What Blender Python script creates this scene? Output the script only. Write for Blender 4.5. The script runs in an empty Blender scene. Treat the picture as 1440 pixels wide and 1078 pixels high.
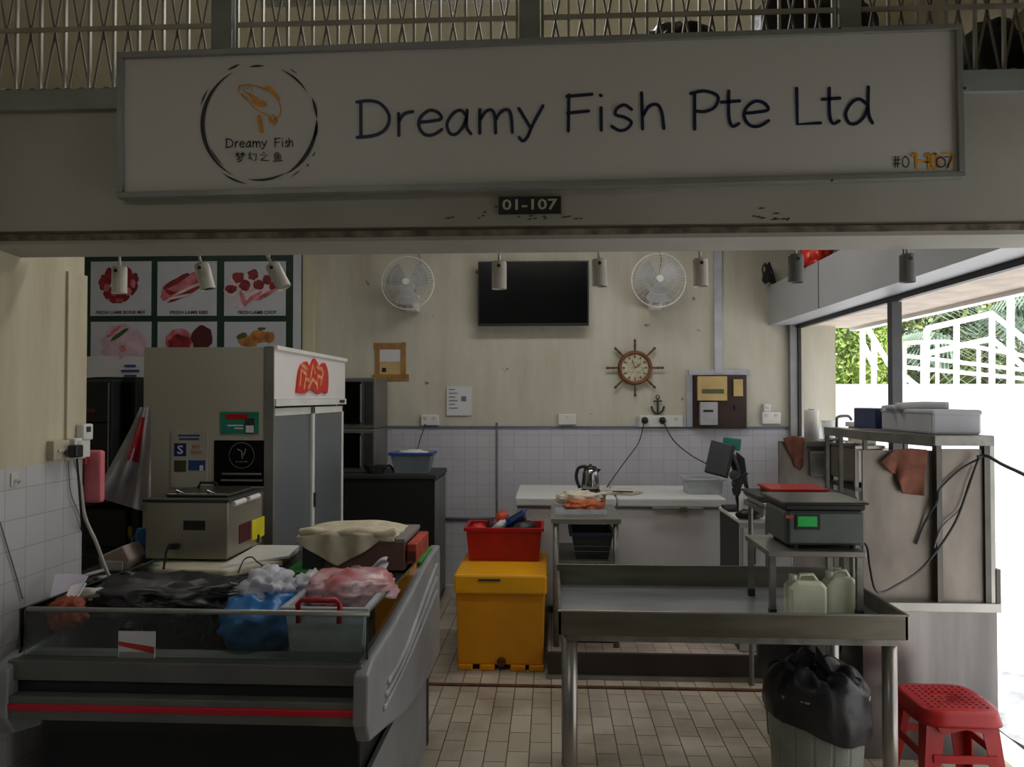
import bpy, bmesh, math, random
from mathutils import Vector, Matrix, noise
random.seed(7)
C = bpy.context.scene.collection
# ------------------------------------------------------------------ camera model
F = 1080.0
YAW = math.atan(55/F); PIT = math.atan(20/F); EYE = 1.6
cf = Vector((-math.sin(YAW)*math.cos(PIT), math.cos(YAW)*math.cos(PIT), math.sin(PIT)))
cr = Vector((math.cos(YAW), math.sin(YAW), 0)); cu = cr.cross(cf)
O3 = Vector((0, 0, EYE))
def ray(px, py): return cf*F + cr*(px-720) + cu*(539-py)
def at(px, py, Y): v = ray(px, py); return O3 + v*(Y/v.y)
def az(px, py, Z): v = ray(px, py); return O3 + v*((Z-EYE)/v.z)
def ax(px, py, X): v = ray(px, py); return O3 + v*(X/v.x)

# ------------------------------------------------------------------ materials
def lin(c):
    r = []
    for v in c:
        v = v/255.0
        r.append(v/12.92 if v <= .04045 else ((v+.055)/1.055)**2.4)
    return (r[0], r[1], r[2], 1)
MC = {}
def mat(name, col, rough=.6, metal=0.0, var=.12, scale=6.0, bump=0.0, col2=None, emit=0, alpha=1.0, trans=0.0, spec=.5, stretch=None):
    if name in MC: return MC[name]
    m = bpy.data.materials.new(name); m.use_nodes = True
    nt = m.node_tree; p = nt.nodes['Principled BSDF']
    tc = nt.nodes.new('ShaderNodeTexCoord'); n = nt.nodes.new('ShaderNodeTexNoise')
    n.inputs['Scale'].default_value = scale; n.inputs['Detail'].default_value = 5
    if stretch:
        mp = nt.nodes.new('ShaderNodeMapping'); mp.inputs['Scale'].default_value = stretch
        nt.links.new(tc.outputs['Object'], mp.inputs[0]); nt.links.new(mp.outputs[0], n.inputs['Vector'])
    else: nt.links.new(tc.outputs['Object'], n.inputs['Vector'])
    mx = nt.nodes.new('ShaderNodeMix'); mx.data_type = 'RGBA'
    rp = nt.nodes.new('ShaderNodeValToRGB'); rp.color_ramp.elements[0].position = .35; rp.color_ramp.elements[1].position = .68
    nt.links.new(n.outputs['Fac'], rp.inputs[0]); nt.links.new(rp.outputs[0], mx.inputs[0])
    c = lin(col); c2 = lin(col2) if col2 else tuple(x*(1-var*2.2) for x in c[:3])+(1,)
    mx.inputs[6].default_value = c; mx.inputs[7].default_value = c2
    nt.links.new(mx.outputs[2], p.inputs['Base Color'])
    p.inputs['Roughness'].default_value = rough; p.inputs['Metallic'].default_value = metal
    p.inputs['Specular IOR Level'].default_value = spec
    if emit:
        nt.links.new(mx.outputs[2], p.inputs['Emission Color']); p.inputs['Emission Strength'].default_value = emit
    if alpha < 1: p.inputs['Alpha'].default_value = alpha
    if trans: p.inputs['Transmission Weight'].default_value = trans
    if bump:
        b = nt.nodes.new('ShaderNodeBump'); b.inputs['Strength'].default_value = bump; b.inputs['Distance'].default_value = .01
        nt.links.new(n.outputs['Fac'], b.inputs['Height']); nt.links.new(b.outputs[0], p.inputs['Normal'])
    MC[name] = m; return m
def glass_mat(name, tint, refl=.12):
    m = bpy.data.materials.new(name); m.use_nodes = True; nt = m.node_tree; nt.nodes.clear()
    o = nt.nodes.new('ShaderNodeOutputMaterial'); t = nt.nodes.new('ShaderNodeBsdfTransparent'); g = nt.nodes.new('ShaderNodeBsdfGlossy')
    g.inputs['Roughness'].default_value = .03; t.inputs[0].default_value = lin(tint)
    mx = nt.nodes.new('ShaderNodeMixShader'); f = nt.nodes.new('ShaderNodeFresnel'); f.inputs[0].default_value = 1.45
    ad = nt.nodes.new('ShaderNodeMath'); ad.operation = 'ADD'; ad.inputs[1].default_value = refl; ad.use_clamp = True
    nt.links.new(f.outputs[0], ad.inputs[0]); nt.links.new(ad.outputs[0], mx.inputs[0])
    nt.links.new(t.outputs[0], mx.inputs[1]); nt.links.new(g.outputs[0], mx.inputs[2]); nt.links.new(mx.outputs[0], o.inputs[0])
    return m
def wall_mat(name, axis, paint, stain, tile, grout, split=1.365, streak=True, tile_on=True, mort=.0022, line_axis='both'):
    m = bpy.data.materials.new(name); m.use_nodes = True; nt = m.node_tree; p = nt.nodes['Principled BSDF']
    N = nt.nodes.new; L = nt.links.new
    g = N('ShaderNodeNewGeometry'); s = N('ShaderNodeSeparateXYZ'); L(g.outputs['Position'], s.inputs[0])
    # paint
    mp = N('ShaderNodeMapping'); mp.inputs['Scale'].default_value = (3.2, 3.2, .55) if streak else (1.5, 1.5, 1.5)
    L(g.outputs['Position'], mp.inputs[0])
    n1 = N('ShaderNodeTexNoise'); n1.inputs['Scale'].default_value = 1.6; n1.inputs['Detail'].default_value = 8; n1.inputs['Roughness'].default_value = .65
    L(mp.outputs[0], n1.inputs['Vector'])
    r1 = N('ShaderNodeValToRGB'); r1.color_ramp.elements[0].position = .38; r1.color_ramp.elements[1].position = .72
    L(n1.outputs['Fac'], r1.inputs[0])
    mx = N('ShaderNodeMix'); mx.data_type = 'RGBA'; mx.inputs[6].default_value = lin(paint); mx.inputs[7].default_value = lin(stain)
    L(r1.outputs[0], mx.inputs[0])
    n2 = N('ShaderNodeTexNoise'); n2.inputs['Scale'].default_value = 9; n2.inputs['Detail'].default_value = 4; L(g.outputs['Position'], n2.inputs['Vector'])
    r2 = N('ShaderNodeValToRGB'); r2.color_ramp.elements[0].position = .71; r2.color_ramp.elements[1].position = .76
    L(n2.outputs['Fac'], r2.inputs[0])
    mz = N('ShaderNodeMix'); mz.data_type = 'RGBA'; mz.inputs[7].default_value = lin(tuple(c*.5 for c in stain)); L(mx.outputs[2], mz.inputs[6]); L(r2.outputs[0], mz.inputs[0])
    out = mz.outputs[2]
    if tile_on:
        cb = N('ShaderNodeCombineXYZ'); L(s.outputs['X' if axis == 'x' else 'Y'], cb.inputs[0]); L(s.outputs['Z'], cb.inputs[1])
        bk = N('ShaderNodeTexBrick'); bk.offset = 0; bk.inputs['Scale'].default_value = 1
        bk.inputs['Brick Width'].default_value = .1; bk.inputs['Row Height'].default_value = .1
        bk.inputs['Mortar Size'].default_value = mort; bk.inputs['Mortar Smooth'].default_value = .3
        bk.inputs['Color1'].default_value = lin(tile); bk.inputs['Color2'].default_value = lin(tuple(c*.97 for c in tile)); bk.inputs['Mortar'].default_value = lin(grout)
        L(cb.outputs[0], bk.inputs['Vector'])
        gt = N('ShaderNodeMath'); gt.operation = 'GREATER_THAN'; gt.inputs[1].default_value = split; L(s.outputs['Z'], gt.inputs[0])
        m3 = N('ShaderNodeMix'); m3.data_type = 'RGBA'; L(gt.outputs[0], m3.inputs[0]); L(bk.outputs['Color'], m3.inputs[6]); L(out, m3.inputs[7])
        out = m3.outputs[2]
        rr = N('ShaderNodeMath'); rr.operation = 'MULTIPLY_ADD'; rr.inputs[1].default_value = .5; rr.inputs[2].default_value = .3
        L(gt.outputs[0], rr.inputs[0]); L(rr.outputs[0], p.inputs['Roughness'])
    else: p.inputs['Roughness'].default_value = .75
    L(out, p.inputs['Base Color'])
    return m
def floor_mat(name, t1, t2, grout, bw=.2, rh=.1, rough=.45):
    m = bpy.data.materials.new(name); m.use_nodes = True; nt = m.node_tree; p = nt.nodes['Principled BSDF']
    N = nt.nodes.new; L = nt.links.new
    g = N('ShaderNodeNewGeometry'); s = N('ShaderNodeSeparateXYZ'); L(g.outputs['Position'], s.inputs[0])
    cb = N('ShaderNodeCombineXYZ'); L(s.outputs['Y'], cb.inputs[0]); L(s.outputs['X'], cb.inputs[1])
    bk = N('ShaderNodeTexBrick'); bk.offset = .5; bk.inputs['Scale'].default_value = 1
    bk.inputs['Brick Width'].default_value = bw; bk.inputs['Row Height'].default_value = rh
    bk.inputs['Mortar Size'].default_value = .003; bk.inputs['Mortar Smooth'].default_value = .2
    bk.inputs['Color1'].default_value = lin(t1); bk.inputs['Color2'].default_value = lin(t2); bk.inputs['Mortar'].default_value = lin(grout)
    L(cb.outputs[0], bk.inputs['Vector'])
    n = N('ShaderNodeTexNoise'); n.inputs['Scale'].default_value = 2.3; n.inputs['Detail'].default_value = 6; L(g.outputs['Position'], n.inputs['Vector'])
    r = N('ShaderNodeValToRGB'); r.color_ramp.elements[0].position = .42; r.color_ramp.elements[1].position = .75
    r.color_ramp.elements[0].color = (1, 1, 1, 1); r.color_ramp.elements[1].color = (.5, .46, .4, 1); L(n.outputs['Fac'], r.inputs[0])
    mx = N('ShaderNodeMix'); mx.data_type = 'RGBA'; mx.blend_type = 'MULTIPLY'; mx.inputs[0].default_value = 1
    L(bk.outputs['Color'], mx.inputs[6]); L(r.outputs[0], mx.inputs[7]); L(mx.outputs[2], p.inputs['Base Color'])
    p.inputs['Roughness'].default_value = rough
    return m

# ------------------------------------------------------------------ builder
def rootof(o):
    while o.parent: o = o.parent
    return o
def rmat(o): return Matrix.Translation(o.location) @ o.rotation_euler.to_matrix().to_4x4()
class B:
    def __init__(s): s.bm = bmesh.new()
    def box(s, x0, x1, y0, y1, z0, z1):
        v = [s.bm.verts.new((x, y, z)) for x in (x0, x1) for y in (y0, y1) for z in (z0, z1)]
        for f in ((0,1,3,2),(4,6,7,5),(0,4,5,1),(2,3,7,6),(0,2,6,4),(1,5,7,3)): s.bm.faces.new([v[i] for i in f])
        return s
    def obox(s, c, sz, R=None):
        R = R or Matrix.Identity(3); c = Vector(c)
        v = [s.bm.verts.new(c + R @ Vector((x*sz[0]/2, y*sz[1]/2, z*sz[2]/2))) for x in (-1,1) for y in (-1,1) for z in (-1,1)]
        for f in ((0,1,3,2),(4,6,7,5),(0,4,5,1),(2,3,7,6),(0,2,6,4),(1,5,7,3)): s.bm.faces.new([v[i] for i in f])
        return s
    def tube(s, pts, r, n=8):
        pts = [Vector(p) for p in pts]; k = len(pts); rr = r if isinstance(r, (list, tuple)) else [r]*k
        prev = None; rings = []
        for i, p in enumerate(pts):
            t = (pts[min(i+1, k-1)] - pts[max(i-1, 0)]).normalized()
            if prev is None:
                a = Vector((0,0,1)) if abs(t.z) < .9 else Vector((1,0,0)); u = t.cross(a).normalized()
            else:
                u = (prev - t*prev.dot(t)); u = u.normalized() if u.length > 1e-6 else t.orthogonal().normalized()
            prev = u; w = t.cross(u)
            rings.append([s.bm.verts.new(p + (u*math.cos(2*math.pi*j/n) + w*math.sin(2*math.pi*j/n))*rr[i]) for j in range(n)])
        for a, b in zip(rings, rings[1:]):
            for j in range(n): s.bm.faces.new((a[j], a[(j+1)%n], b[(j+1)%n], b[j]))
        s.bm.faces.new(rings[0][::-1]); s.bm.faces.new(rings[-1]); return s
    def lathe(s, c, prof, n=24, R=None, cap=True):
        R = R or Matrix.Identity(3); c = Vector(c); rings = []
        for (r, z) in prof: rings.append([s.bm.verts.new(c + R @ Vector((r*math.cos(2*math.pi*j/n), r*math.sin(2*math.pi*j/n), z))) for j in range(n)])
        for a, b in zip(rings, rings[1:]):
            for j in range(n): s.bm.faces.new((a[j], a[(j+1)%n], b[(j+1)%n], b[j]))
        if cap: s.bm.faces.new(rings[0][::-1]); s.bm.faces.new(rings[-1])
        return s
    def prism(s, pts, axis, a0, a1):
        def mk(p, a):
            return {'x': (a, p[0], p[1]), 'y': (p[0], a, p[1]), 'z': (p[0], p[1], a)}[axis]
        A = [s.bm.verts.new(mk(p, a0)) for p in pts]; Bv = [s.bm.verts.new(mk(p, a1)) for p in pts]; n = len(pts)
        s.bm.faces.new(A); s.bm.faces.new(Bv[::-1])
        for i in range(n): s.bm.faces.new((A[i], Bv[i], Bv[(i+1)%n], A[(i+1)%n]))
        return s
    def quad(s, pts): s.bm.faces.new([s.bm.verts.new(p) for p in pts]); return s
    def grid(s, fn, nu, nv):
        V = [[s.bm.verts.new(fn(i/nu, j/nv)) for j in range(nv+1)] for i in range(nu+1)]
        for i in range(nu):
            for j in range(nv): s.bm.faces.new((V[i][j], V[i+1][j], V[i+1][j+1], V[i][j+1]))
        return s
    def blob(s, c, rad, seed=0, amp=.25, freq=2.5, sub=4, flat=None, ridge=.0, rz=0):
        r = bmesh.ops.create_icosphere(s.bm, subdivisions=sub, radius=1)
        off = Vector((seed*3.7, seed*1.3, seed*7.1)); c = Vector(c); cz, sz = math.cos(rz), math.sin(rz)
        for v in r['verts']:
            d = v.co.copy()
            k = 1 + amp*noise.noise(d*freq + off) + amp*.5*noise.noise(d*freq*2.3 + off)
            if ridge: k += ridge*(abs(noise.noise(d*freq*2 + off*2)) - .2) + ridge*.6*(abs(noise.noise(d*freq*4.5 + off)) - .2)
            q = Vector((d.x*rad[0]*k, d.y*rad[1]*k, d.z*rad[2]*k))
            q = Vector((q.x*cz - q.y*sz, q.x*sz + q.y*cz, q.z))
            w = c + q
            if flat is not None and w.z < flat: w.z = flat + (w.z-flat)*.03
            v.co = w
        return s
    def done(s, name, m, parent=None, smooth=False, bev=0, solid=0, local=False, sub=0):
        bmesh.ops.recalc_face_normals(s.bm, faces=s.bm.faces)
        me = bpy.data.meshes.new(name); s.bm.to_mesh(me); s.bm.free()
        me.materials.append(m)
        if smooth:
            for p in me.polygons: p.use_smooth = True
        o = bpy.data.objects.new(name, me); C.objects.link(o)
        if parent:
            o.parent = parent
            if not local: me.transform(rmat(rootof(parent)).inverted())
        elif not local:
            vs = [v.co for v in me.vertices]
            c = Vector(((min(v.x for v in vs)+max(v.x for v in vs))/2, (min(v.y for v in vs)+max(v.y for v in vs))/2, min(v.z for v in vs)))
            me.transform(Matrix.Translation(-c)); o.location = c
        if solid: md = o.modifiers.new('s', 'SOLIDIFY'); md.thickness = solid
        if sub: md = o.modifiers.new('u', 'SUBSURF'); md.levels = sub; md.render_levels = sub
        if bev: md = o.modifiers.new('b', 'BEVEL'); md.width = bev; md.segments = 2; md.limit_method = 'ANGLE'; md.angle_limit = .8
        return o
def tag(o, label, cat, group=None):
    o['label'] = label; o['category'] = cat
    if group: o['group'] = group
    return o
def struct(o): o['kind'] = 'structure'; return o
def thing(name, label, cat, loc=(0,0,0), rz=0, group=None, rot=None):
    o = bpy.data.objects.new(name, None); C.objects.link(o); o.location = Vector(loc)
    o.rotation_euler = rot or (0,0,rz); o.empty_display_size = .1
    return tag(o, label, cat, group)
def dup(root, loc, label, rot=None, group=None):
    r = root.copy(); C.objects.link(r); r.location = Vector(loc); r['label'] = label
    if rot: r.rotation_euler = rot
    if group: r['group'] = group
    for ch in list(root.children):
        c = ch.copy(); C.objects.link(c); c.parent = r
        for g in list(ch.children):
            d = g.copy(); C.objects.link(d); d.parent = c
    return r
def smooth_path(pts, k=6, closed=False):
    P = [Vector(p) for p in pts]; out = []; n = len(P)
    for i in range(n-1):
        p0 = P[max(i-1, 0)]; p1 = P[i]; p2 = P[i+1]; p3 = P[min(i+2, n-1)]
        for j in range(k):
            t = j/k
            out.append(.5*((2*p1) + (p2-p0)*t + (2*p0-5*p1+4*p2-p3)*t*t + (3*p1-p0-3*p2+p3)*t**3))
    out.append(P[-1]); return out
DIRS = {'-y': (Vector((1,0,0)), Vector((0,0,1)), Vector((0,-1,0))), '+x': (Vector((0,1,0)), Vector((0,0,1)), Vector((1,0,0))),
        '-x': (Vector((0,-1,0)), Vector((0,0,1)), Vector((-1,0,0)))}
def txt(s_, c, w, h, m, parent, face='-y', name='lettering', off=.0015):
    """text centred on c, fitted to w x h"""
    cu_ = bpy.data.curves.new('t', 'FONT'); cu_.body = s_; cu_.align_x = 'CENTER'; cu_.align_y = 'CENTER'; cu_.size = 1; cu_.offset = .018; cu_.resolution_u = 2
    o = bpy.data.objects.new('t', cu_); C.objects.link(o)
    dg = bpy.context.evaluated_depsgraph_get(); me = bpy.data.meshes.new_from_object(o.evaluated_get(dg))
    bpy.data.objects.remove(o); bpy.data.curves.remove(cu_)
    xs = [v.co.x for v in me.vertices]; ys = [v.co.y for v in me.vertices]
    cx = (min(xs)+max(xs))/2; cy = (min(ys)+max(ys))/2; sx = w/max(1e-6, max(xs)-min(xs)); sy = h/max(1e-6, max(ys)-min(ys))
    u, v_, nn = DIRS[face]; c = Vector(c)
    inv = rmat(rootof(parent)).inverted()
    for v in me.vertices: v.co = inv @ (c + u*((v.co.x-cx)*sx) + v_*((v.co.y-cy)*sy) + nn*off)
    me.materials.clear(); me.materials.append(m); me.name = name
    ob = bpy.data.objects.new(name, me); C.objects.link(ob); ob.parent = parent; return ob
def ribbon(b, pts, t, nrm):
    """flat stroke with round ends"""
    P = [Vector(p) for p in pts]; nrm = Vector(nrm); n = len(P); L = []; R = []
    for i in range(n):
        d = (P[min(i+1, n-1)] - P[max(i-1, 0)]).normalized(); s_ = d.cross(nrm).normalized()
        tt = t[i] if isinstance(t, list) else t
        L.append(b.bm.verts.new(P[i]+s_*tt/2)); R.append(b.bm.verts.new(P[i]-s_*tt/2))
    for i in range(n-1): b.bm.faces.new((L[i], L[i+1], R[i+1], R[i]))
    if not isinstance(t, list):
        for p in (P[0], P[-1]):
            u_ = nrm.orthogonal().normalized(); w_ = nrm.cross(u_)
            b.bm.faces.new([b.bm.verts.new(p + nrm*.0003 + (u_*math.cos(a*math.pi/4)+w_*math.sin(a*math.pi/4))*t/2) for a in range(8)])

# ------------------------------------------------------------------ palette
cream = mat('cream_paint', (206,198,170), .7, var=.08, scale=2)
white = mat('white_plastic', (222,222,218), .4, var=.05)
offwhite = mat('off_white', (205,203,192), .5, var=.06)
black = mat('black_plastic', (22,23,25), .45, var=.15)
blackgloss = mat('black_gloss', (7,8,10), .2, var=.05, spec=.18)
dark = mat('dark_grey', (48,50,52), .5)
steel = mat('brushed_steel', (166,164,158), .33, .85, var=.16, scale=3, stretch=(1, 6, 1))
steel2 = mat('dull_steel', (138,136,130), .45, .7, var=.2, scale=4, stretch=(3, 1, 3))
steeld = mat('dark_steel', (92,90,84), .4, .8, var=.15)
chrome = mat('chrome', (150,150,150), .15, 1.0, var=.03)
greyp = mat('grey_paint', (118,120,118), .6, var=.1)
beam_m = mat('beam_paint', (178,176,168), .7, var=.12, scale=1.4, col2=(156,153,142))
sign_w = mat('sign_panel', (205,203,198), .45, var=.02, scale=1.5)
alu = mat('aluminium', (150,152,148), .45, .3, var=.1)
navy = mat('navy_ink', (14,30,62), .5, var=.05)
ink = mat('dark_ink', (18,24,30), .5, var=.05)
gold = mat('gold_ink', (240,164,16), .5, var=.15, scale=30)
red = mat('red_plastic', (176,18,20), .4, var=.12)
redst = mat('red_stripe', (205,20,45), .45, var=.05)
yellow = mat('yellow_plastic', (226,150,2), .5, var=.1, scale=3)
blue = mat('blue_plastic', (34,78,160), .4, var=.15)
teal = mat('teal_card', (22,128,112), .5)
green = mat('green_board', (38,150,40), .5, var=.15)
pink = mat('pink_plastic', (226,120,132), .5)
brown = mat('brown_cloth', (130,80,62), .9, var=.2, scale=20, bump=.4)
wood = mat('brown_wood', (128,78,40), .5, var=.2, scale=12)
tape = mat('brown_tape', (172,128,70), .45, var=.15, scale=14)
paper = mat('paper', (212,212,216), .7, var=.03)
clear = glass_mat('clear_glass', (236,242,240), .0)
def frost_mat():
    m = bpy.data.materials.new('fridge_glass'); m.use_nodes = True; nt = m.node_tree; nt.nodes.clear()
    o = nt.nodes.new('ShaderNodeOutputMaterial'); t = nt.nodes.new('ShaderNodeBsdfTransparent'); g = nt.nodes.new('ShaderNodeBsdfGlossy'); d = nt.nodes.new('ShaderNodeBsdfDiffuse')
    t.inputs[0].default_value = lin((200,208,210)); g.inputs['Roughness'].default_value = .3; d.inputs[0].default_value = lin((170,180,186))
    a = nt.nodes.new('ShaderNodeMixShader'); a.inputs[0].default_value = .4; b = nt.nodes.new('ShaderNodeMixShader'); b.inputs[0].default_value = .42
    nt.links.new(g.outputs[0], a.inputs[1]); nt.links.new(d.outputs[0], a.inputs[2]); nt.links.new(t.outputs[0], b.inputs[1]); nt.links.new(a.outputs[0], b.inputs[2]); nt.links.new(b.outputs[0], o.inputs[0])
    return m
glassf = frost_mat()
clearp = mat('clear_plastic', (214,220,226), .25, alpha=.62, var=.1, scale=12)
bagw = mat('white_bag', (215,218,228), .35, alpha=.8, var=.15, scale=10)
bagb = mat('black_bag', (26,28,33), .38, var=.3, scale=8, bump=.6)
bagblue = mat('blue_bag', (50,130,205), .35, var=.2, scale=8, alpha=.95)
greendk = mat('poster_green', (16,56,36), .5)
posterw = mat('poster_paper', (196,200,208), .55, var=.04)

# ================================================================== SETTING
wb = wall_mat('back_wall_mat', 'x', (200,197,182), (180,175,157), (196,196,204), (166,166,174))
BW = 6.2
struct(B().box(-4.6, 2.25, BW, BW+.15, -.02, 3.42).done('wall_back', wb))
wl = wall_mat('left_wall_mat', 'y', (200,193,168), (172,162,134), (196,196,198), (164,164,162), split=1.37)
struct(B().box(-1.98, -1.762, .6, 2.81, -.02, 2.6).done('wall_left', wl))
wp = wall_mat('plain_wall_mat', 'x', (205,198,174), (168,158,132), (200,200,200), (150,150,150), tile_on=False)
struct(B().box(-4.75, -4.6, 2.3, BW+.15, -.02, 3.42).done('wall_far_left', wp))
struct(B().box(-4.6, -1.98, 2.3, 2.45, -.02, 3.42).done('wall_left_front', wp))
fl = floor_mat('floor_tiles', (184,175,158), (166,157,140), (92,82,70))
struct(B().box(-4.75, 2.0, -6, BW+.15, -.06, 0).done('floor', fl))
cl_m = mat('ceiling_cream', (204,196,164), .8, var=.08, scale=1.5)
struct(B().box(-4.75, 2.0, 2.3, BW+.15, 3.42, 3.5).done('ceiling', cl_m))
struct(B().box(-6, 2.6, -6, 2.3, 3.42, 3.5).done('ceiling_corridor', wp))
struct(B().box(-6.1, -6, -6, 2.45, -.06, 3.5).done('wall_corridor_left', wp))
struct(B().box(-6, -4.6, 2.3, 2.45, -.06, 3.5).done('wall_corridor_end', wp))
# front beam with a lower lip
pr = [(2.30,2.49),(2.30,2.118),(2.318,2.108),(2.318,2.096),(2.30,2.09),(2.302,2.076),(2.46,2.066),(2.46,2.49)]
struct(B().prism(pr, 'x', -4.6, 2.0).done('wall_front_beam', beam_m))
struct(B().box(-1.98, 2.0, 2.28, 2.47, 2.49, 2.552).done('trim_1', mat('rail_grey', (148,152,148), .6, .1)))
lipm = mat('lip_brown', (84,74,62), .8, var=.4, scale=20, col2=(140,130,112))  # mottled brown strip along the lower lip of the beam
struct(B().box(-1.98, 2.0, 2.295, 2.3185, 2.088, 2.106).done('trim_2', lipm))
# tile cap line and wall cove
struct(B().box(-2.0, 1.94, BW-.012, BW, 1.355, 1.372).done('trim_3', mat('cap_line', (110,118,140), .5)))
struct(B().box(-2.0, 1.1, BW-.02, BW, 0, .09).done('baseboard_back', mat('cove', (206,202,196), .5)))
struct(B().box(-2.02, -1.93, BW-.06, BW, 1.3, 3.42).done('trim_4', cream))
# vertical strip at the end of the left wall
struct(B().box(-1.765, -1.752, 2.70, 2.814, 1.372, 2.06).done('trim_5', wl))
# raised platform under the freezer
pf = floor_mat('platform_tiles', (186,172,160), (170,156,146), (120,108,98), .1, .1)
struct(B().box(-.02, 1.94, 4.455, BW, 0, .14).done('floor_platform', pf))
struct(B().box(-.02, 1.94, 4.43, 4.456, .004, .142).done('trim_6', mat('platform_riser', (56,50,44), .6)))
struct(B().box(-.03, 1.94, 4.405, 4.43, 0, .022).done('trim_7', steel))
struct(B().box(-.8, 1.94, 4.27, 4.30, 0, .008).done('trim_8', mat('drain_strip', (98,58,36), .7, var=.3, scale=20)))
# right side: lintel box, upper wall, post, shutter track, outer soffit
lint = mat('lintel_panel', (178,180,184), .45, var=.05, scale=2)
struct(B().box(1.73, 1.98, 2.47, BW, 2.175, 2.485).done('wall_right_lintel', lint))
for y in (5.05, 3.85, 2.95):
    struct(B().box(1.727, 1.731, y, y+.006, 2.178, 2.483).done('trim_9', dark))
struct(B().box(1.98, 2.08, -1, BW+.15, 2.2, 3.42).done('wall_right_upper', mat('upper_dark', (120,116,104), .8)))
struct(B().box(1.70, 1.98, 2.47, BW, 3.0, 3.42).done('trim_10', wp))
struct(B().box(1.93, 1.965, 2.47, BW, 2.145, 2.176).done('trim_11', black))
struct(B().box(1.98, 2.42, -1, BW+.15, 2.165, 2.2).done('ceiling_soffit', mat('soffit', (220,205,190), .7, var=.12)))
struct(B().box(2.42, 2.50, -1, BW+.15, 2.14, 2.28).done('trim_12', mat('gutter_white', (240,240,240), .6, var=.02)))
struct(B().box(1.93, 1.985, 4.45, 4.51, 0, 2.145).done('trim_13', mat('post_grey', (84,86,90), .5, .2)))
struct(B().box(1.88, 1.935, BW-.06, BW, .14, 2.175).done('trim_14', mat('frame_grey', (140,140,140), .5, .2)))
struct(B().box(1.937, 1.96, BW-.075, BW, .14, 2.145).done('trim_15', black))
struct(B().box(1.94, 2.02, 4.7, BW-.08, 0, 1.30).done('wall_right_low', mat('low_wall', (214,208,200), .6)))
# unseen walls added behind the camera to cut daylight in the corridor
struct(B().box(-6, 2.1, -6.1, -6, 0, 3.42).done('wall_light_block_back', wp))
struct(B().box(2.0, 2.1, -6, 1.1, 0, 3.42).done('wall_light_block_right', wp))
# outside
gm = mat('outdoor_paving', (232,232,232), .7, var=.05, scale=3, col2=(205,208,212))
struct(B().box(2.0, 26, -12, 26, -.08, 0).done('ground_outside', gm))
cw = mat('white_concrete', (240,240,240), .7, var=.03)
struct(B().box(3.05, 13, 9.2, 9.45, 0, 1.76).done('wall_parapet', cw))
struct(B().box(3.05, 13, 9.45, 13.5, 0, 1.55).done('ground_terrace', cw))

tag(B().grid(lambda u,v: Vector((2.15+1.6*u, 2.7+1.9*v, .004+.05*abs(noise.noise(Vector((u*6,v*7,1)))))), 40, 44).done('rippled_sheet', mat('paving_reflections', (120,128,136), .3, var=.3, scale=5, col2=(235,238,240)), smooth=True), 'rippled grey sheet added to imitate reflections on the bright paving outside', 'sheet')  # added mesh whose grey mottling stands in for reflections on wet paving
# outdoor railings
railm = mat('white_rail', (250,250,250), .5, var=.01)
def rail(label, lines, Y, r, nm='railing'):
    pts0 = [at(*l[0], Y) for l in lines]
    t = thing(nm, label, 'railing', (pts0[0].x, Y, 1.55), group='white railings outdoors')
    for nme, l in [('rail' if abs(l[0][0]-l[-1][0]) > 3 else 'post', l) for l in lines]:
        P = [at(p[0], p[1], Y) for p in l]
        if nme == 'post': P[-1].z = 1.55 if Y > 9.45 else 1.76
        B().tube(P, r, 8).done(nme, railm, t, smooth=True)
    return t
rail('near white stair railing with tall square-cornered posts rising to the right', [[(1303,462),(1395,441),(1440,476),(1475,505)],[(1303,497),(1395,476),(1440,516),(1475,545)],[(1303,462),(1303,552)],[(1345,452),(1345,552)],[(1395,441),(1395,552)]], 9.3, .035)
rail('thin far white railing with many horizontal bars behind the stair', [[(1272,482),(1330,480),(1440,500)],[(1272,500),(1440,520)],[(1272,516),(1440,532)],[(1272,482),(1272,552)],[(1297,482),(1297,552)],[(1318,482),(1318,552)],[(1376,489),(1376,552)]], 11.0, .028)
rail('white slanted handrail just left and right of the grey post', [[(1213,450),(1250,512),(1296,548)],[(1213,482),(1232,520)],[(1213,450),(1213,552)],[(1229,478),(1229,552)]], 9.33, .035)
t = thing('lamp_pole', 'tall white pole rising past the roof edge outdoors', 'pole', (at(1421,545,9.9).x, 9.9, 1.55))
B().tube([at(1421,545,9.9)*1 - Vector((0,0,at(1421,545,9.9).z-1.55)), at(1421,300,9.9)], .045, 10).done('shaft', railm, t, smooth=True)
B().lathe((at(1421,545,9.9).x, 9.9, 1.55), [(.09,0),(.09,.03),(.05,.05)], 12).done('base', railm, t)

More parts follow.
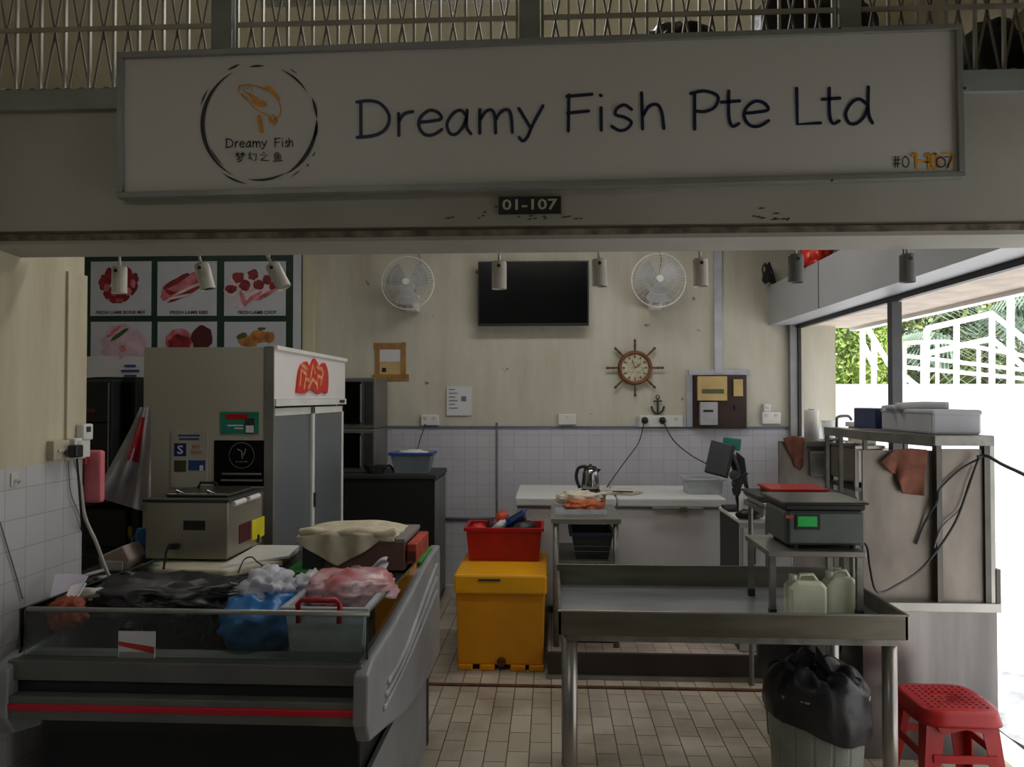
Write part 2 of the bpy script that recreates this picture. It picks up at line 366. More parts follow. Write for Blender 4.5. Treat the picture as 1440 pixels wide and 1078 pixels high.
# trees
def tree(px, Y, zc, rx, rz_, cols, label, n, leaf, seed, palm=False):
    random.seed(seed); X = at(px, 500, Y).x
    t = thing('palm_tree' if palm else 'tree', label, 'tree', (X, Y, 0), group=None)
    B().tube([(X, Y, 0), (X+.05, Y, zc*.6), (X, Y, zc)], [.09,.07,.04], 8).done('trunk', mat('bark', (96,84,66), .9), t, smooth=True)
    b = B()
    for i in range(n):
        if palm:
            a = random.uniform(0, 2*math.pi); L_ = rx*random.uniform(.7, 1.1); dr = random.uniform(-.5, .6)
            for k in range(14):
                s0 = k/14*L_; c = Vector((X+math.cos(a)*s0, Y+math.sin(a)*s0*.6, zc + dr*s0 - .35*s0*s0))
                for sg in (-1, 1):
                    q = c + Vector((-math.sin(a)*sg*.3, math.cos(a)*sg*.3, -.22))
                    b.quad([c, c+Vector((math.cos(a)*.06, 0, .01)), q+Vector((.02,0,0)), q])
        else:
            d = Vector((random.gauss(0,1), random.gauss(0,1), random.gauss(0,1))).normalized()
            k = random.uniform(.55, 1)**.6*(1+.3*noise.noise(d*2.5+Vector((seed,0,0))))
            c = Vector((X+d.x*rx*k, Y+d.y*rx*.6*k, zc+d.z*rz_*k))
            u = Vector((random.gauss(0,1), random.gauss(0,1), random.gauss(0,1))).normalized()*leaf; w = u.orthogonal().normalized()*leaf*.6
            b.quad([c-u, c+w, c+u, c-w])
    b.done('foliage', mat(*cols), t)
gA = ('leaf_bright', (196,218,118), .6, 0, .3, 2.0, 0, (122,152,74)); gB = ('leaf_mid', (178,190,116), .6, 0, .3, 2.5, 0, (92,108,62)); gC = ('leaf_palm', (150,172,150), .6, 0, .3, 2.5, 0, (92,116,98))
tree(1190, 12.0, 2.35, .75, .75, gA, 'bright lime green bush at the left end of the opening', 3600, .055, 1)
tree(1195, 14.5, 3.3, 1.5, 1.0, gB, 'darker green tree top above the lime green bush', 3000, .065, 2)
tree(1290, 14.0, 2.9, 1.5, 1.4, gB, 'leafy olive tree right of the grey post outdoors', 4200, .065, 3)
tree(1345, 15.5, 3.9, 1.9, 1.2, gB, 'broad olive tree crown behind the stair railing', 4600, .07, 4)
tree(1385, 13.5, 3.1, 1.5, 1, gC, 'blue green palm with drooping fronds behind the white pole', 46, .1, 5, True)
tree(1480, 14.5, 3.4, 1.7, 1.6, gB, 'tree at the far right edge beyond the white pole', 3600, .07, 6)
tree(1262, 13.2, 2.6, .9, .8, gC, 'small blue green palm beside the grey post outdoors', 30, .1, 8, True)
tag(B().blob((at(1360,500,16.5).x, 16.5, 1.3), (7.5, .6, 1.1), 3, .25, 5, 4, flat=0).done('hedge', mat('hedge_green', (92,112,62), .8, var=.3, scale=3), smooth=True), 'long low dark hedge behind the white railings', 'hedge')

# ================================================================== SIGN
SY = 2.215
a0 = at(166,279,SY); a1 = at(1357,250,SY)
roll = -math.atan2(a1.z-a0.z, a1.x-a0.x)
SX0, SX1 = -1.321, 1.193; SZ0, SZ1 = 2.208, 2.656
sgn = thing('shop_sign', 'long white shop sign with navy lettering and round fish logo on the beam', 'sign', (SX0, 2.30, SZ0), rot=(0, roll, 0))
def sl(x0,x1,y0,y1,z0,z1): return B().box(x0,x1,y0,y1,z0,z1)
B().box(SX0+.01, SX1-.01, 2.275, 2.296, SZ0+.01, SZ1-.01).done('panel', sign_w, sgn, local=False).data.transform(Matrix.Identity(4))
fr = B(); fw = .018
fr.box(SX0, SX1, 2.262, 2.30, SZ0, SZ0+fw); fr.box(SX0, SX1, 2.262, 2.30, SZ1-fw, SZ1)
fr.box(SX0, SX0+fw, 2.262, 2.30, SZ0+fw, SZ1-fw); fr.box(SX1-fw, SX1, 2.262, 2.30, SZ0+fw, SZ1-fw)
fr.done('frame', alu, sgn, bev=.002)
# the sign's children were built unrotated in world space: undo the root roll so that the roll applies to them
def reroll(root):
    R = root.rotation_euler.to_matrix().to_4x4(); T = Matrix.Translation(root.location)
    for ch in root.children_recursive: ch.data.transform(R)
def S(px, py): # pixel on the sign face -> unrolled sign coordinates
    p = at(px, py, 2.272); q = rmat(sgn).inverted() @ p; return Vector((q.x+SX0, 2.2725, q.z+SZ0))
# strokes: x 0..1, y 0 baseline..1 cap height
G = {
 'D': [[(.12,.97),(.12,.02)],[(0,.97),(.4,1),(.75,.9),(1,.58),(.93,.25),(.6,.04),(0,-.02)]],
 'r': [[(.15,.62),(.15,0)],[(.15,.38),(.45,.6),(.95,.66)]],
 'e': [[(.08,.36),(.5,.38),(.93,.44),(.8,.62),(.45,.68),(.1,.5),(.03,.25),(.25,.02),(.6,0),(.95,.14)]],
 'a': [[(.82,.52),(.6,.66),(.3,.58),(.05,.3),(.15,.04),(.4,0),(.68,.2),(.85,.5)],[(.86,.66),(.84,.2),(1,0)]],
 'm': [[(.06,.66),(.05,0)],[(.05,.36),(.22,.6),(.4,.64),(.48,.45),(.5,0)],[(.5,.36),(.65,.58),(.85,.64),(.94,.45),(.97,0)]],
 'y': [[(0,.66),(.48,.12)],[(1,.72),(.6,.25),(.35,-.12),(.15,-.24),(0,-.14)]],
 'F': [[(.1,1),(.06,0)],[(.02,.96),(1,1)],[(.04,.5),(.86,.54)]],
 'i': [[(.5,.62),(.5,0)],[(.45,.97),(.55,.95)]],
 's': [[(.92,.55),(.6,.68),(.25,.58),(.2,.42),(.6,.34),(.9,.2),(.7,.02),(.35,-.02),(.02,.1)]],
 'h': [[(.06,1),(.08,0)],[(.08,.34),(.35,.62),(.7,.66),(.88,.45),(.96,0)]],
 'P': [[(.14,.96),(.12,-.04)],[(0,.94),(.5,1),(.95,.85),(.85,.56),(.5,.44),(.14,.46)]],
 't': [[(.4,.98),(.38,.3),(.55,.02),(.9,.08)],[(0,.68),(.95,.7)]],
 'L': [[(.04,1),(.04,.02),(1,.04)]],
 'd': [[(.88,.98),(.86,.3),(1,0)],[(.84,.5),(.55,.66),(.25,.56),(.04,.28),(.15,.03),(.42,0),(.7,.18),(.85,.45)]],
 '#': [[(.3,1),(.15,0)],[(.75,1),(.6,0)],[(0,.65),(1,.68)],[(0,.3),(1,.33)]],
 '0': [[(.5,1),(.1,.75),(.1,.25),(.5,0),(.9,.25),(.9,.75),(.5,1)]],
 '1': [[(.2,.8),(.55,1),(.55,0)]], '-': [[(.1,.5),(.9,.5)]], '7': [[(.05,1),(.95,1),(.4,0)]],
}
SHARP = set('LFPi1-7#')
def glyphs(items, base, caph, th, m, parent, name='lettering', offy=0.0):
    b = B()
    for ch, x0, x1 in items:
        y0 = base(x0); A = S(x0, y0); E_ = S(x1, base(x1)); up = caph
        for st in G[ch]:
            P = [A + (E_-A)*x + Vector((0, offy, y*up)) for x, y in st]
            if len(P) > 2 and ch not in 'L7': P = smooth_path(P, 6)
            ribbon(b, P, th, (0,-1,0))
    return b.done(name, m, parent)
big = [('D',502,547),('r',557,582),('e',588,623),('a',627,662),('m',672,722),('y',730,764),('F',797,833),('i',838,853),('s',860,891),('h',901,935),
       ('P',972,1012),('t',1015,1042),('e',1046,1083),('L',1120,1154),('t',1157,1183),('d',1188,1227)]
for w_ in (big[:6], big[6:10], big[10:13], big[13:]): glyphs(w_, lambda x: 192-(x-502)*.0265, .108, .0098, navy, sgn)
small = [('D',317,327),('r',330,335),('e',337,344),('a',346,353),('m',355,366),('y',368,375),('F',386,394),('i',395,399),('s',401,405),('h',406,412)]
glyphs(small, lambda x: 207-(x-317)*.012, .026, .0032, ink, sgn)
glyphs([('#',1257,1266),('0',1269,1279)], lambda x: 235, .032, .003, ink, sgn)
glyphs([('1',1280,1296),('-',1292,1304),('1',1300,1312),('0',1310,1322),('7',1326,1343)], lambda x: 236, .042, .0065, gold, sgn, 'peeled_numbering')
glyphs([('0',1316,1330),('7',1328,1340),('-',1300,1308)], lambda x: 235, .03, .0035, ink, sgn, 'number_remnants', -.0006)
# Chinese characters as strokes (three characters and a fish)
CH = {
 'm': [[(0,.85),(.42,.85)],[(.22,1),(.22,.5)],[(.22,.82),(0,.55)],[(.22,.82),(.42,.58)],[(.55,.85),(1,.85)],[(.77,1),(.77,.5)],[(.77,.82),(.55,.55)],[(.77,.82),(1,.58)],
       [(.45,.48),(.15,.2)],[(.38,.4),(.8,.4),(.6,.1),(.2,-.05)],[(.4,.25),(.55,.15)]],
 'h': [[(.3,1),(.1,.7),(.35,.68)],[(.35,.68),(.05,.3),(.42,.32)],[(.36,.42),(.46,.22)],[(.5,.78),(.95,.8),(.9,.2),(.75,.1)]],
 'z': [[(.4,1),(.52,.88)],[(.1,.72),(.8,.74),(.15,.15)],[(.15,.15),(.5,.1),(1,.08)]],
 'y': [[(.4,1),(.15,.72)],[(.35,.9),(.7,.9),(.55,.72)],[(.15,.68),(.85,.68),(.82,.25),(.18,.25),(.15,.68)],[(.15,.47),(.85,.47)],[(.5,.68),(.5,.25)],[(0,.05),(1,.08)]]}
b = B()
for k, x in zip('mhzy', (331,348,365,384)):
    A = S(x, 227); sc_ = (S(x+13, 227)-A).length
    for st in CH[k]: ribbon(b, [A+Vector((p[0]*sc_, 0, p[1]*sc_)) for p in st], .0028, (0,-1,0))
b.done('chinese_lettering', ink, sgn)
# brush ring
cc = S(364,172.5); RX = abs(S(445,172).x - S(283,172).x)/2; b = B()
def arc(a0_, a1_, k, t0):
    n = 28; P = []; T = []
    for i in range(n+1):
        a = math.radians(a0_+(a1_-a0_)*i/n); P.append(cc+Vector((math.cos(a)*RX*k, 0, math.sin(a)*RX*k*1.01)))
        T.append(max(.0008, t0*math.sin(math.pi*(i/n)*.96+.06)))
    ribbon(b, P, T, (0,-1,0))
for q in [(118,243,.985,.013),(100,84,.97,.006),(121,108,1.06,.006),(162,146,1.07,.004),(66,30,.97,.006),(60,50,1.05,.003),(24,2,1.0,.009),(0,-62,.99,.012),(-62,-102,.97,.007),(-48,-60,1.08,.0025),
          (232,258,1.05,.006),(205,230,.94,.004),(2,-20,1.0,.010),(-28,-33,1.1,.004),(-40,-43,1.12,.005)]: arc(*q)
b.done('logo_ring', ink, sgn)
# golden fish
b = B()
def fp(pts, t): ribbon(b, smooth_path([S(*p) - Vector((0,.0004,0)) for p in pts], 6), t, (0,-1,0))
fp([(336,121),(344,119),(356,120),(372,125),(385,133),(393,146),(394,158),(388,166),(378,170)], .0035)
fp([(336,121),(335,127),(342,136),(350,143),(358,152),(368,158),(376,162),(381,167)], .0035)
fp([(341,124),(345,130),(352,131)], .003); fp([(352,133),(362,140),(372,146),(366,148),(356,142)], .010)
fp([(372,125),(378,122),(384,128),(391,137)], .009); fp([(364,164),(366,174),(367,184)], .013)
fp([(378,166),(384,174),(388,168),(384,162)], .007); fp([(347,125),(351,122),(355,128)], .0025); fp([(340,132),(348,138)], .004)
b.done('fish_emblem', gold, sgn)
b = B()
for x, y in ((1179,42),(1168,255),(1355,90),(1354,126)): 
    p = S(x, y); b.lathe((p.x, 2.2615, p.z), [(.004,0),(.003,.003)], 8, Matrix.Rotation(math.pi/2, 3, 'X'))
b.done('screw', dark, sgn)
reroll_parts = list(sgn.children_recursive)
# children meshes were transformed by the inverse of the rolled root; add the roll back in local space
_R = sgn.rotation_euler.to_matrix().to_4x4()
for ch in reroll_parts: ch.data.transform(_R)

# unit number plate
np_ = at(745,288,2.295)
t = thing('number_plate', 'small black plate reading 01-107 below the long sign', 'plate', (np_.x, 2.3, at(745,300,2.3).z))
B().box(at(701,288,2.29).x, at(789,288,2.29).x, 2.29, 2.3, at(745,300,2.29).z, at(745,276,2.29).z).done('plate', black, t, bev=.001)
txt('01-107', (np_.x, 2.29, np_.z), .165, .033, mat('plate_cream', (200,190,160), .5), t)
# stains on the beam
b = B(); random.seed(3)
for i in range(34):
    px = random.choice([random.gauss(760, 30), random.uniform(620, 850), random.uniform(1060,1110)]); py = random.choice([random.uniform(303, 309), random.uniform(303,309), random.uniform(290,310)])
    p = at(px, py, 2.2993); w = random.uniform(.002, .014)
    b.prism([(p.x-w, p.z-.001), (p.x, p.z-.003), (p.x+w, p.z), (p.x, p.z+.003)], 'y', 2.2992, 2.3)
o = b.done('trim_16', mat('grime', (96,84,70), .9)); struct(o)

# ================================================================== GRILLES ABOVE THE BEAM
gr_m = mat('grille_metal', (178,174,158), .5, .3, var=.15)
GZ0, GZ1 = 2.553, 3.4
xs = [at(317,50,2.38).x, at(745,40,2.38).x, at(1190,30,2.38).x]
for i, x in enumerate(xs):
    struct(B().box(x-.032, x+.032, 2.35, 2.41, GZ0, 3.42).done('trim_%d' % (17+i), mat('rail_grey', (148,152,148), .6, .1)))
spans = [(-1.97, xs[0]-.04), (xs[0]+.04, xs[1]-.04), (xs[1]+.04, xs[2]-.04), (xs[2]+.04, 1.97)]
pos = ['leftmost', 'second from left', 'third from left', 'rightmost']
for i, (u0, u1) in enumerate(spans):
    t = thing('folding_grille', pos[i]+' of the four metal lattice grille panels above the sign', 'grille', ((u0+u1)/2, 2.38, GZ0), group='lattice grilles above the beam')
    n = max(2, round((u1-u0)/.083)); w = (u1-u0)/n
    v = B(); l = B(); sc2 = B()
    for k in range(n+1): v.box(u0+k*w-.004, u0+k*w+.004, 2.374, 2.386, GZ0, GZ1)
    for k in range(n):
        xm = u0+(k+.5)*w
        for z in [GZ0+.229+j*.40 for j in range(-1, 3)]:
            for sx in (-1, 1):
                za, zb = z-.20, z+.20
                if za < GZ0: za = GZ0+.002
                l.tube([(xm+sx*w*.45, 2.392, za), (xm, 2.392, z)], .0042, 5)
                l.tube([(xm, 2.392, z), (xm+sx*w*.45, 2.392, zb)], .0042, 5)
        for sx in (-1, 1):
            c = Vector((xm+sx*w*.27, 2.37, GZ0+.02))
            sc2.tube([c+Vector((math.cos(a)*.018*sx, 0, math.sin(a)*.018)) for a in [math.radians(q) for q in range(-80, 210, 30)]], .0036, 5)
    v.done('vertical_bars', gr_m, t); l.done('lattice', mat('lattice_dark', (128,124,108), .5, .2), t); sc2.done('scrolls', MC['lattice_dark'], t)
    B().box(u0, u1, 2.366, 2.374, GZ0+.222, GZ0+.236).done('cross_rail', gr_m, t)
# loft ledge with black bags, light batten behind
struct(B().box(.25, 1.97, 2.475, 3.0, 2.60, 2.63).done('trim_20', cream))
for i, (px, rx, rz_, lb) in enumerate([(955,.17,.155,'flat black bag lying low behind the third grille'), (1140,.23,.23,'biggest black bag behind the grille, left of the third post'), (1390,.10,.15,'small black bag at the right end behind the grille')]):
    p = at(px, 30, 2.74); tag(B().blob((p.x, 2.76, 2.63+rz_*.9), (rx, .17, rz_), i+4, .15, 2, 4, flat=2.631, ridge=.12).done('stored_bag', bagb, smooth=True), lb, 'bag', 'black bags stored behind the grille')
t = thing('light_batten', 'long unlit white batten under the ceiling behind the grille', 'light fitting', (0, 3.3, 3.42))
B().box(-1.3, 1.1, 3.25, 3.33, 3.36, 3.42).done('housing', offwhite, t); B().tube([(-1.25,3.29,3.335),(1.05,3.29,3.335)], .018, 10).done('tube', white, t, smooth=True)

# ================================================================== SPOTLIGHTS
t0 = thing('lighting_track', 'slim track carrying the spotlights along the back of the beam', 'track', (0, 2.5, 2.075))
B().box(-1.7, 1.7, 2.46, 2.52, 2.078, 2.10).done('rail', offwhite, t0)
LP = [(168,378,409,0,0),(288,374,404,.28,1),(391,372,404,.5,2),(702,370,404,0,3),(843,365,402,.03,4),(985,365,401,.02,5),(1119,357,398,0,6),(1276,358,396,0,7)]
def spot():
    r = thing('spotlight', '', 'spotlight', (0,0,0), group='spotlights hanging under the beam')
    B().tube([(0,0,.07),(0,0,.048)], .005, 8).tube([(0,0,.05),(.004,-.012,.03)], .004, 6).done('stem', white, r, local=True, smooth=True)
    B().lathe((0,0,-.045), [(.0,0.004),(.019,.004),(.022,0),(.024,.0),(.024,.085),(.021,.09),(.0,.09)], 20, cap=False).done('head', mat('lamp_white', (208,204,192), .45), r, local=True, smooth=False)
    B().lathe((0,-.022,.028), [(.006,-.003),(.006,.004)], 10, Matrix.Rotation(math.pi/2,3,'X')).done('knob', dark, r, local=True)
    B().lathe((0,0,-.041), [(.0001,0),(.018,0)], 16, cap=False).done('lens', mat('lens', (120,118,110), .2), r, local=True)
    return r
s0 = spot(); labs = ['leftmost spotlight, upright white, in front of the lamb bone poster', 'slightly tilted white spotlight in front of the middle meat poster picture', 'strongly tilted white spotlight in front of the lamb chop picture',
        'white spotlight hanging in front of the television screen', 'white spotlight just right of the television', 'white spotlight between the right wall fan and the white conduit',
        'grey spotlight left of the red bag', 'rightmost spotlight, dark grey, in front of the lintel']
greylamp = mat('lamp_grey', (120,120,120), .5)
for i, (px, ya, yb, tilt, k) in enumerate(LP):
    p = at(px, (ya+yb)/2, 2.5); s_ = ((yb-ya)/1080*2.5+.006)/.09
    r = s0 if i == 0 else dup(s0, p, labs[i])
    r.location = p; r['label'] = labs[i]; r.rotation_euler = (0, -tilt, 0)
    # a fixed hanger up to the track
    h = B().tube([p+Vector((-math.sin(tilt)*.065, 0, .062)), (p.x-math.sin(tilt)*.065, 2.5, 2.080)], .0045, 8).done('hanger', white, r, smooth=True)
    if i >= 6:
        for ch in r.children:
            if ch.name.startswith('head'): ch.data = ch.data.copy(); ch.data.materials[0] = greylamp

# ================================================================== BACK WALL THINGS
def plateXZ(px0, px1, py0, py1, Y): # pixel rect at depth Y -> X0,X1,Z0,Z1
    a = at(px0, py1, Y); b_ = at(px1, py0, Y); return a.x, b_.x, a.z, b_.z
x0,x1,z0,z1 = plateXZ(672,828,366,458,6.08)
t = thing('television', 'black flat television mounted on the back wall', 'television', ((x0+x1)/2, 6.2, z0))
B().box(x0, x1, 6.08, 6.12, z0, z1).done('bezel', black, t, bev=.004)
B().box(x0+.012, x1-.012, 6.076, 6.081, z0+.02, z1-.012).done('screen', blackgloss, t)
B().box((x0+x1)/2-.15, (x0+x1)/2+.15, 6.12, 6.205, z0+.1, z1-.1).done('wall_bracket', dark, t)
# fans
def fan(px, py, lb, first=None):
    p = at(px, py, 5.92)
    if first: return dup(first, p, lb)
    r = thing('wall_fan', lb, 'fan', (0,0,0), group='round wall fans')
    Rx = Matrix.Rotation(math.pi/2, 3, 'X'); R = .205
    g = B()
    for k in range(48):
        a = 2*math.pi*k/48; d = Vector((math.cos(a), 0, math.sin(a)))
        g.tube([d*.03+Vector((0,-.075,0)), d*.12+Vector((0,-.07,0)), d*.185+Vector((0,-.045,0)), d*R], .0012, 4)
        if k % 2 == 0: g.tube([d*.05+Vector((0,.06,0)), d*.15+Vector((0,.05,0)), d*R], .0012, 4)
    for rr_, yy in ((.06,-.075),(.12,-.07),(.175,-.05)):
        g.tube([Vector((math.cos(a*math.pi/18)*rr_, yy, math.sin(a*math.pi/18)*rr_)) for a in range(37)], .0013, 4)
    g.done('cage', mat('cage_wire', (208,208,206), .4, var=.02), r, local=True)
    B().tube([Vector((math.cos(a*math.pi/24)*R, 0, math.sin(a*math.pi/24)*R)) for a in range(49)], .006, 8).done('rim', white, r, local=True, smooth=True)
    b = B()
    for k in range(3):
        a = k*2*math.pi/3+.5
        def f(u, v, a=a):
            rr_ = .03+.14*u; th = a+(v-.5)*(1.5-.3*u); return Vector((math.cos(th)*rr_, .01+.03*(v-.5), math.sin(th)*rr_))
        b.grid(f, 6, 8)
    b.done('blades', mat('blade_grey', (190,192,196), .35, alpha=.75), r, local=True, solid=.002)
    B().lathe((0,-.02,0), [(.0,-.0),(.03,0),(.034,.03),(.03,.05)], 20, Rx, cap=False).done('hub', white, r, local=True, smooth=True)
    B().lathe((0,.14,0), [(.045,0),(.05,.05),(.04,.1)], 20, Rx).done('motor', white, r, local=True, smooth=True)
    B().lathe((0,-.08,0), [(.0,.012),(.025,.01),(.03,0)], 20, Rx, cap=False).done('badge', white, r, local=True)
    B().tube([(0,.1,-.02),(0,.16,-.08),(0,.2,-.12)], .022, 10).done('neck', white, r, local=True, smooth=True)
    bs = B().box(-.05, .05, .16, .28, -.2, -.06).done('base', white, r, local=True, bev=.012)
    B().box(-.025, .03, .03, .16, -.175, -.1).done('switch_housing', white, r, local=True, bev=.008)
    B().box(-.02, .02, .022, .031, -.17, -.13).done('control_panel', black, r, local=True)
    B().tube([(0,.25,-.1),(.06,.26,.2),(.02,.27,.4)], .003, 6).done('cord', dark, r, local=True)
    return r
f1 = fan(573, 398, 'white wall fan left of the television'); f1.location = at(573,398,5.92)
fan(926, 394, 'white wall fan right of the television', f1)
# notices
x0,x1,z0,z1 = plateXZ(531,570,487,530,6.195)
t = thing('taped_notice', 'paper notice framed with brown tape on the back wall', 'notice', ((x0+x1)/2, 6.2, z0))
B().box(x0, x1, 6.194, 6.203, z0, z1).done('sheet', paper, t)
TPN = [0]
def tpy():
    TPN[0] += 1; return 6.192-.0012*TPN[0]
tp = lambda a,b_,c,d_: B().box(*plateXZ(a,b_,c,d_,6.192)[:2], tpy(), 6.194, *plateXZ(a,b_,c,d_,6.192)[2:]).done('tape_strip', tape, t)
tp(526,571,482,491); tp(524,575,526,535); tp(528,534,486,531); tp(564,571,481,533)
B().box(*plateXZ(534,564,508,526,6.1935)[:2], 6.1925, 6.194, *plateXZ(534,564,508,526,6.1935)[2:]).done('coloured_half', mat('tan_paper', (206,176,124), .6), t)
B().box(*plateXZ(537,543,517,523,6.1925)[:2], 6.192, 6.1925, *plateXZ(537,543,517,523,6.1925)[2:]).done('stamp', ink, t)
p = at(549,501,6.19); txt('xxx xxxx', p, .12, .018, mat('blue_ink', (90,90,150), .5), t) if False else None
x0,x1,z0,z1 = plateXZ(628,663,543,584,6.19)
t = thing('paper_sheet', 'white printed leaflet hanging slightly crooked above the tile line', 'notice', ((x0+x1)/2, 6.2, z0), rot=(0,.03,0))
B().box(x0, x1, 6.186, 6.205, z0, z1).done('sheet', paper, t)
b = B()
for k in range(6): b.box(x0+.02, x0+.02+.05+.02*(k%2), 6.184, 6.186, z1-.03-.03*k, z1-.022-.03*k)
b.box(x0+.12, x0+.16, 6.184, 6.186, z1-.12, z1-.08); b.done('print_block', mat('grey_ink', (120,120,130), .6), t)
# ship wheel
p = at(893,517,6.16)
t = thing('ship_wheel_clock', 'wooden ship wheel clock with eight spokes on the back wall', 'wall clock', (p.x, 6.2, p.z-.22))
Rx = Matrix.Rotation(math.pi/2, 3, 'X')
B().tube([p+Vector((math.cos(a*math.pi/24)*.122, 0, math.sin(a*math.pi/24)*.122)) for a in range(49)], .016, 8).done('rim', wood, t, smooth=True)
B().lathe(p+Vector((0,.03,0)), [(.0,0),(.115,0),(.115,.03),(.0,.03)], 32, Rx, cap=False).done('dial', mat('dial', (206,198,168), .5, var=.2, scale=30, col2=(150,150,130)), t)
for k in range(8):
    a = k*math.pi/4; d = Vector((math.cos(a),0,math.sin(a)))
    B().tube([p+d*.125, p+d*.15, p+d*.175, p+d*.2, p+d*.218, p+d*.23], [.008,.006,.01,.007,.012,.006], 8).done('spoke', mat('dark_wood', (98,66,38), .5), t, smooth=True)
b = B()
for k in range(12):
    a = k*math.pi/6; d = Vector((math.cos(a),0,math.sin(a))); b.obox(p+d*.088+Vector((0,-.002,0)), (.02,.002,.008), Matrix.Rotation(-a,3,'Y'))
b.done('hour_mark', ink, t)
B().obox(p+Vector((.02,-.004,.015)), (.06,.002,.008), Matrix.Rotation(-.7,3,'Y')).obox(p+Vector((-.01,-.004,.03)), (.07,.002,.006), Matrix.Rotation(-1.9,3,'Y')).done('hands', mat('brass', (150,110,40), .4, .6), t)
# anchor
p = at(925,569,6.18); am = mat('anchor_metal', (46,46,42), .5)
t = thing('anchor_ornament', 'small dark anchor ornament below the ship wheel clock', 'ornament', (p.x, 6.2, p.z-.075))
B().tube([p+Vector((0,0,.05)), p+Vector((0,0,-.06))], .008, 8).done('shank', am, t)
B().tube([p+Vector((-.035,0,.03)), p+Vector((.035,0,.03))], .006, 8).done('stock', am, t)
B().tube(smooth_path([p+Vector(q) for q in [(-.05,0,-.01),(-.035,0,-.05),(0,0,-.07),(.035,0,-.05),(.05,0,-.01)]],4), .008, 8).done('arms', am, t)
B().tube([p+Vector((math.cos(a)*.014,0,.063+math.sin(a)*.014)) for a in [k*math.pi/6 for k in range(13)]], .004, 6).done('ring', am, t)
B().box(p.x-.006, p.x+.006, p.y, 6.2, p.z-.02, p.z).done('peg', am, t)
# conduits and trunking
tag(B().box(at(1004,400,6.18).x, at(1015,400,6.18).x, 6.17, 6.2, at(1010,525,6.18).z, 3.4).done('conduit', mat('trunk_white', (190,192,202), .5)), 'wide white trunking running down to the meter board', 'conduit', 'white trunking around the meter board')
tag(B().box(at(968,400,6.18).x, at(1054,400,6.18).x, 6.175, 6.2, at(1010,527,6.18).z, at(1010,520,6.18).z).done('conduit', MC['trunk_white']), 'short horizontal white trunking above the meter board', 'conduit', 'white trunking around the meter board')
tag(B().box(at(965,400,6.18).x, at(973,400,6.18).x, 6.178, 6.2, at(1010,600,6.18).z, at(1010,527,6.18).z).done('conduit', MC['trunk_white']), 'narrow white trunking along the left side of the meter board', 'conduit', 'white trunking around the meter board')
tag(B().box(at(895,400,6.18).x, at(964,400,6.18).x, 6.18, 6.2, at(1010,600,6.18).z, at(1010,587,6.18).z).done('conduit', MC['trunk_white']), 'white trunking behind the two black plugs', 'conduit', 'white trunking around the meter board')
tag(B().tube([at(699,594,6.193), at(699,728,6.193), at(702,734,6.193)], .009, 8).done('pipe', mat('grey_pipe', (110,112,120), .5), smooth=True), 'thin vertical grey pipe on the tiles', 'pipe', 'grey pipes on the back tiles')
tag(B().tube([at(618,729,6.19), at(694,729,6.19)], .012, 8).done('pipe', MC['grey_pipe'], smooth=True), 'short horizontal grey pipe beside the dark counter', 'pipe', 'grey pipes on the back tiles')
# meter board
x0,x1,z0,z1 = plateXZ(976,1050,527,602,6.15)
t = thing('meter_board', 'dark brown electrical meter board with labels on the back wall', 'meter board', ((x0+x1)/2, 6.2, z0))
B().box(x0,x1,6.15,6.2,z0,z1).done('board', mat('board_brown', (58,36,32), .5), t, bev=.004)
def pl(nm, a,b_,c,d_, m, Y0=6.14, Y1=6.15): 
    q = plateXZ(a,b_,c,d_,Y1); return B().box(q[0],q[1],Y0,Y1,q[2],q[3]).done(nm, m, t, bev=.002)
lab_y = mat('label_tan', (206,178,118), .6)
pl('breaker_cover', 980,1021,529,563, lab_y, 6.11); q = plateXZ(987,1018,547,553,6.11); B().box(q[0],q[1],6.107,6.11,q[2],q[3]).done('switch_row', mat('olive', (90,96,60), .6), t)
pl('small_label', 1031,1044,533,557, lab_y, 6.13); pl('meter', 983,1007,565,597, mat('meter_grey', (180,180,182), .4), 6.09)
q = plateXZ(989,1003,576,579,6.09); B().box(q[0],q[1],6.087,6.09,q[2],q[3]).done('meter_window', black, t)
q = plateXZ(1033,1037,570,576,6.14); B().box(q[0],q[1],6.137,6.15,q[2],q[3]).done('indicator', black, t)
# sockets
def socket(px0,px1,py0,py1,lb, holes=2, Y=6.2):
    q = plateXZ(px0,px1,py0,py1,Y-.03); t = thing('wall_socket', lb, 'socket', ((q[0]+q[1])/2, Y, q[2]), group='white wall sockets')
    B().box(q[0],q[1],Y-.035,Y,q[2],q[3]).done('faceplate', white, t, bev=.006)
    for k in range(holes):
        cx = q[0]+(q[1]-q[0])*(k+.5)/holes; B().box(cx-.012, cx+.012, Y-.04, Y-.035, q[3]-.035, q[3]-.015).done('switch', offwhite, t)
    return t
socket(592,617,583,598,'double wall socket above the blue basket'); socket(785,810,582,597,'blank white wall box below the television',1)
socket(899,960,584,600,'long white socket plate with two black plugs beside the meter board',3)
socket(1072,1098,579,596,'stained double wall socket at the right end of the back wall'); socket(1074,1084,568,579,'small white switch above the stained right socket',1)
def cord(name, pts, r, m, lb, k=6, grp=None, cat='cable'):
    return tag(B().tube(smooth_path(pts, k), r, 6).done(name, m, smooth=True), lb, cat, grp)
